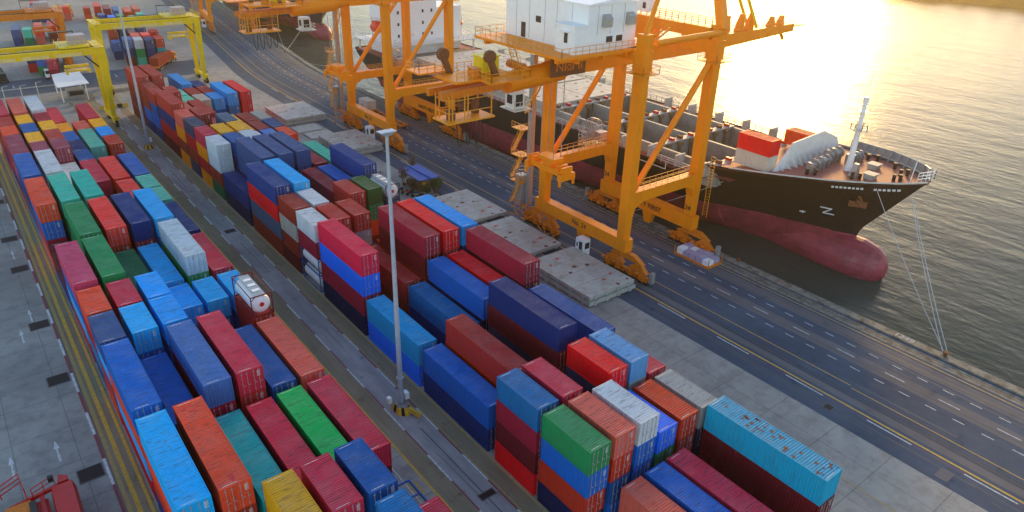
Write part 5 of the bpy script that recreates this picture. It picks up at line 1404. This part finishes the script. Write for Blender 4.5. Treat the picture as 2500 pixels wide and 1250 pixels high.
# blue roofed shelter, bushes, motorbikes
r = empty('shelter', (65.7, 110.2, 0)); m = MB()
m.hexa([(-2.3, -3.6, 2.75), (1.9, -3.9, 2.9), (2.1, 4.0, 2.9), (-2.1, 4.1, 2.75)], [(-2.3, -3.6, 2.83), (1.9, -3.9, 2.98), (2.1, 4.0, 2.98), (-2.1, 4.1, 2.83)])
m.m = 0; m.hexa([(-.2, -3.7, 2.9), (.1, -3.7, 2.9), (.1, 4, 2.9), (-.2, 4, 2.9)], [(-.15, -3.7, 3.15), (.05, -3.7, 3.15), (.05, 4, 3.15), (-.15, 4, 3.15)]); m.build('roof', M['blue'], r)
for x, y in ((-1.9, -3.2), (1.6, -3.2), (-1.9, 3.4), (1.6, 3.4)):
    m = MB(); m.tube((x, y, 0), (x, y, 2.8), .07, 6); m.build('post', M['wood'], r)
m = MB(); m.box(-1.6, 1.3, -2.4, 0.4, 0, 1.3); m.box(-1.4, 1.2, .8, 2.8, 0, 1.0); m.build('stall_counter', M['wood'], r)
m = MB(); m.box(-1.0, -.3, -2.5, -2.42, 1.35, 1.8); m.build('notice', M['lgreen_s'] if 'lgreen_s' in M else M['yellow'], r)
tag(r, 'blue sheet roofed shelter on timber posts beside the road', 'shelter')
M['leaf'] = simple('bush_leaves', (.10, .12, .03), .8, 0, .5, 3, dark=(.03, .045, .012)); M['dry'] = simple('dry_twigs', (.16, .10, .05), .9, 0, .4, 4)
def bush(x, y, h, w, label, mt='leaf', n=260, sd=0):
    rn = random.Random(sd); r = empty('potted_bush', (x, y, 0)); m = MB(); m.tube((0, 0, 0), (0, 0, .4), .3, 10, .36); m.build('pot', M['rust'], r)
    m = MB(); m.tube((0, 0, .3), (rn.uniform(-.2, .2), 0, h*.6), .06, 6, .03)
    for i in range(6): a = rn.uniform(0, 6.28); m.tube((0, 0, h*.35), (w*.4*math.cos(a), w*.4*math.sin(a), h*rn.uniform(.6, .9)), .03, 4, .01)
    m.build('stem', M['dry'], r); m = MB()
    for i in range(n):
        a = rn.uniform(0, 6.28); q_ = rn.random()**.5*w/2*(.6+.4*rn.random()); z = h*(.45+.55*rn.random()); c = Vector((q_*math.cos(a), q_*math.sin(a), z)); u = Vector((rn.uniform(-1, 1), rn.uniform(-1, 1), rn.uniform(-1, 1))).normalized()*.14; v = u.orthogonal().normalized()*.09
        m.quad(c-u-v, c+u-v, c+u+v, c-u+v)
    m.build('foliage', M[mt], r); tag(r, label, 'bush', 'bushes round the blue shelter')
bush(63.6, 112.6, 3.4, 2.2, 'leafless looking brown bush left of the shelter', 'dry', 160, 1); bush(66.5, 106.0, 2.6, 2.4, 'dark green bush before the shelter, near corner', 'leaf', 320, 2)
bush(68.6, 108.0, 1.6, 1.4, 'small bright green bush on the road side of the shelter', 'leaf', 200, 3); bush(63.3, 109.2, 2.2, 1.8, 'brownish bush on the container side of the shelter', 'dry', 220, 4)
bush(68.0, 117.0, 4.0, 1.6, 'thin bare sapling beyond the shelter by the yellow line', 'dry', 90, 5); bush(64.4, 105.4, 1.8, 1.6, 'low bush beside the motorbikes', 'leaf', 200, 6)
def motorbike(x, y, rz, col, label):
    r = empty('motorbike', (x, y, 0), rz)
    for yy in (-.62, .62):
        m = MB(); m.tube((-.05, yy, .3), (.05, yy, .3), .3, 14); m.build('wheel', M['black'], r)
    m = MB(); m.hexa([(-.12, -.5, .45), (.12, -.5, .45), (.12, .4, .45), (-.12, .4, .45)], [(-.09, -.6, .72), (.09, -.6, .72), (.07, .35, .66), (-.07, .35, .66)]); m.build('body', M[col], r)
    m = MB(); m.box(-.12, .12, -.6, .1, .72, .8); m.build('seat', M['black'], r)
    m = MB(); m.beam((0, .62, .3), (0, .42, 1.0), .06, .06); m.tube((-.32, .4, 1.0), (.32, .4, 1.0), .02, 5); m.build('handlebar', M['steel'], r)
    tag(r, label, 'motorbike', 'motorbikes parked by the blue shelter')
for i, (x, y, c, l) in enumerate(((61.6, 108.6, 'red', 'red motorbike nearest the tank container'), (62.0, 107.5, 'dark', 'black motorbike next to the red one'), (62.4, 106.4, 'steel', 'silver motorbike, third in the parked line'),
                                  (62.8, 105.3, 'dark', 'black motorbike before the low bush'), (63.4, 104.4, 'blue', 'blue motorbike nearest the blue container'), (61.2, 110.0, 'dark', 'black motorbike farthest up the line'), (65.6, 103.8, 'steel', 'silver motorbike by the hatch cover'))):
    motorbike(x, y, rad(65+i*7), c, l)
# people
def person(x, y, z, rz, top, label, mats):
    r = empty('person', (x, y, z), rz)
    me = bpy.data.meshes.new('body'); V = [(0, 0, .95), (0, 0, 1.2), (0, 0, 1.42), (0, .01, 1.53), (0, .02, 1.66), (-.09, 0, .9), (-.11, .06, .5), (-.11, -.02, .08), (-.11, .12, .04), (.09, 0, .9), (.11, -.04, .5), (.12, -.1, .08), (.12, .04, .04),
            (-.19, 0, 1.4), (-.25, .03, 1.13), (-.22, .17, .92), (.19, 0, 1.4), (.26, 0, 1.13), (.25, .12, .9)]
    E = [(0, 1), (1, 2), (2, 3), (3, 4), (0, 5), (5, 6), (6, 7), (7, 8), (0, 9), (9, 10), (10, 11), (11, 12), (2, 13), (13, 14), (14, 15), (2, 16), (16, 17), (17, 18)]
    RD = [.14, .14, .13, .06, .10, .10, .07, .05, .04, .10, .07, .05, .04, .06, .045, .035, .06, .045, .035]
    me.from_pydata(V, E, []); o = bpy.data.objects.new('body', me); COL.objects.link(o); mo = o.modifiers.new('s', 'SKIN'); o.modifiers.new('u', 'SUBSURF').levels = 1
    for i, q_ in enumerate(RD): me.skin_vertices[0].data[i].radius = (q_, q_*.8 if i < 3 else q_)
    me.skin_vertices[0].data[0].use_root = True; me.materials.append(M[mats]); o.parent = r
    m = MB(); m.tube((0, .02, 1.7), (0, .02, 1.78), .125, 10, .09); m.tube((0, .04, 1.69), (0, .04, 1.71), .15, 10); m.build('helmet', M[top], r)
    tag(r, label, 'person', 'workers on the quay'); return r
person(80.9, 147.5, 1.37, rad(200), 'yellow', 'person in dark clothes standing on the yellow trailer under crane 23', 'dark')
person(71.0, 76.5, 0, rad(120), 'yellow', 'person in dark clothes beside the access frame of crane 24', 'dark')
# canopy building and yard furniture between the blocks
r = empty('canopy', (24.2, 215.5, 0)); m = MB()
m.hexa([(-3.0, 6.2, 4.3), (3.4, 6.2, 4.9), (3.4, 5.6, 4.9), (-3.0, 5.6, 4.3)][::-1], [(-3.0, 6.2, 4.6), (3.4, 6.2, 5.2), (3.4, 5.6, 5.2), (-3.0, 5.6, 4.6)][::-1]); 
m.hexa([(-3.8, -8.0, 4.2), (3.2, -8.6, 4.6), (3.6, -2.5, 4.0), (-3.4, 0.5, 3.6)], [(-3.8, -8.0, 4.35), (3.2, -8.6, 4.75), (3.6, -2.5, 4.15), (-3.4, 0.5, 3.75)])
m.hexa([(-3.4, .5, 3.6), (3.6, -2.5, 4.0), (3.4, 6.0, 4.9), (-3.0, 6.0, 4.3)], [(-3.4, .5, 3.75), (3.6, -2.5, 4.15), (3.4, 6.0, 5.05), (-3.0, 6.0, 4.45)])
m.build('roof', M['white'], r)
for x, y in ((-3, -6), (2.6, -6), (-2.8, 5), (2.8, 5)):
    m = MB(); m.tube((x, y, 0), (x, y, 4.0), .14, 8); m.build('post', M['white'], r)
m = MB(); m.box(-1.6, 2.4, -4.5, -1.5, 0, 2.6); m.build('kiosk', M['steel'], r); m = MB(); m.box(-1.2, 2.0, -4.56, -4.5, 1.1, 2.2); m.build('window', M['glass'], r)
tag(r, 'grey winged canopy roof over a small kiosk between the yard blocks', 'canopy')
for i, (x, y) in enumerate(((9, 205), (12.5, 204), (16, 206), (31.5, 206.5))):
    m = MB(); m.tube((x, y, 0), (x, y, 6.5), .12, 8, .08); m.tube((x, y, 6.4), (x+1.2, y-.4, 6.7), .06, 6); tag(m.build('floodlight_post', M['wrail']), 'thin pale post in the fenced patch, %s from the left' % ORD[i], 'post', 'posts between the yard blocks')
rn = random.Random(21)
for i in range(10):
    x = 8+rn.uniform(0, 18); y = 196+rn.uniform(0, 14)
    if 22 < x < 28: y = 199
    m = MB(); h = rn.uniform(.3, 1.2); m.box(x, x+rn.uniform(.8, 2.2), y, y+rn.uniform(.8, 2), 0, h); m.box(x+.1, x+.6, y+.1, y+.5, h, h+.3)
    tag(m.build('equipment_box', M[('concgrey', 'steel', 'dark', 'hatch')[i % 4]]), '%s %s equipment box in the cluttered patch by the canopy' % ('low' if h < .75 else 'waist high', ('brownish grey', 'steel grey', 'black', 'beige')[i % 4]), 'box', 'equipment boxes by the canopy')
for i in range(5):
    x = 27.2+i*1.3; y = 197.4; m = MB(); m.m = i % 2; m.hexa([(x, y, 0), (x+1.1, y, 0), (x+1.1, y+.6, 0), (x, y+.6, 0)], [(x, y+.2, .9), (x+1.1, y+.2, .9), (x+1.1, y+.4, .9), (x, y+.4, .9)])
    tag(m.build('road_barrier', [M['chevy'], M['black']]), '%s concrete barrier near the gantry wheels, %s from the left' % (('yellow', 'black')[i % 2], ORD[i]), 'barrier', 'barriers at the lane end')
m = MB(); strip_h(m, 31.8, 40.5, 214.5, 215.1, 0, .8); tag(m.build('low_wall', M['hatch']), 'low beige wall across the lane behind the tall brown stacks', 'wall')
m = MB(); strip_h(m, 3, 26, 229.5, 229.9, 0, .25); tag(m.build('kerb', M['hatch']), 'beige kerb along the cross road by the far blocks', 'kerb')
m = MB(); strip(m, 6, 43, 222, 241, .006); struct(m.build('cross_road', M['asphalt']))
m = MB(); strip(m, 40, 60, 224, 244, .0055); struct(m.build('cross_road', M['asphalt']))
# red container handler at the bottom left corner
r = empty('container_handler', (-3.2, 60.5, 0))
m = MB(); m.hexa([(.4, -6.5, 1.2), (2.4, -6.5, 1.2), (2.5, 1.4, 1.2), (.5, 1.4, 1.2)], [(.6, -6.5, 2.7), (2.2, -6.5, 2.7), (2.3, 1.0, 2.5), (.7, 1.0, 2.5)]); m.build('bonnet', M['red'], r)
m = MB(); m.box(-2.6, .2, -6, 1.2, .9, 1.3); m.beam((-1.6, -6, 1.5), (-1.6, 1.6, 1.5), .35, .4); m.beam((-.2, -6, 1.5), (-.2, 1.8, 1.5), .35, .4); m.beam((-2.6, 1.3, 1.6), (1.6, 2.0, 1.7), .3, .35); m.build('frame', M['red'], r)
m = MB(); m.box(-2.9, -1.0, -.6, .8, 1.3, 2.2); m.build('counterweight', M['orange2'], r)
m = MB(); m.prism([(1.2, 1.4), (2.1, 1.4), (2.1, 2.0), (1.4, 2.6)], 1.4, 2.4); m.build('nose', M['red'], r)
m = MB(); m.box(.6, 1.0, 1.7, 2.1, 2.5, 3.0); m.build('work_lamp', M['dark'], r)
m = MB(); m.rail([(-4.6, 1.6, 2.0), (-1.4, 3.4, 2.0), (-1.2, 1.0, 2.0)], 1.4, .06, 1.6, 2); m.rail([(-.8, 1.4, 1.8), (1.0, 2.2, 1.8)], 1.0, .05, .9); m.build('hand_rail', M['red'], r)
m = MB(); m.box(-4.6, -1.2, -3.6, .6, .4, 1.5); m.build('tank_cover', M['blue'], r)
for x in (-2.6, 2.0):
    for y in (-4.5, -.2): veh_wheel(r, (0, 0, 0), x-.3, x+.3, y, .75, .75)
m = MB(); m.beam((-.9, -5, 2.9), (-.9, .2, 2.2), .5, .5); m.build('boom', M['dark'], r)
tag(r, 'red container handling vehicle with railings, cut by the bottom left corner', 'reach stacker')

if RB.f:
    k_ = paint('mixed_container_paint', .5, .4, .3, spec=.25)
    at = k_.node_tree.nodes.new('ShaderNodeAttribute'); at.attribute_name = 'paint'
    for l_ in list(k_.node_tree.links):
        if l_.from_node.type == 'OBJECT_INFO' and l_.from_socket.name == 'Color': k_.node_tree.links.new(at.outputs['Color'], l_.to_socket)
    o = RB.build('hidden_containers', k_); a_ = o.data.attributes.new('paint', 'FLOAT_COLOR', 'FACE')
    a_.data.foreach_set('color', [v for c in RCOL for v in (c[0], c[1], c[2], 1)])
    o['kind'] = 'stuff'; o['label'] = 'containers lower in the stacks, mostly hidden behind the ones in front'; o['category'] = 'containers'

# ---------------------------------------------------------------- haze
def haze(dens, aniso, col, top=62):
    m = bpy.data.materials.new('haze'); m.use_nodes = True; t = m.node_tree; t.nodes.clear()
    o = t.nodes.new('ShaderNodeOutputMaterial'); v = t.nodes.new('ShaderNodeVolumePrincipled')
    v.inputs['Density'].default_value = dens; v.inputs['Anisotropy'].default_value = aniso; v.inputs['Color'].default_value = col+(1,)
    t.links.new(v.outputs[0], o.inputs['Volume'])
    b = MB(); b.box(-2900, 9000, -4500, 9000, -7.2, top); h = b.build('haze', m); h['kind'] = 'stuff'; return h
haze(.00042, .87, (1.0, .76, .34))
SC.cycles.volume_bounces = 0
SC.cycles.volume_step_rate = 1
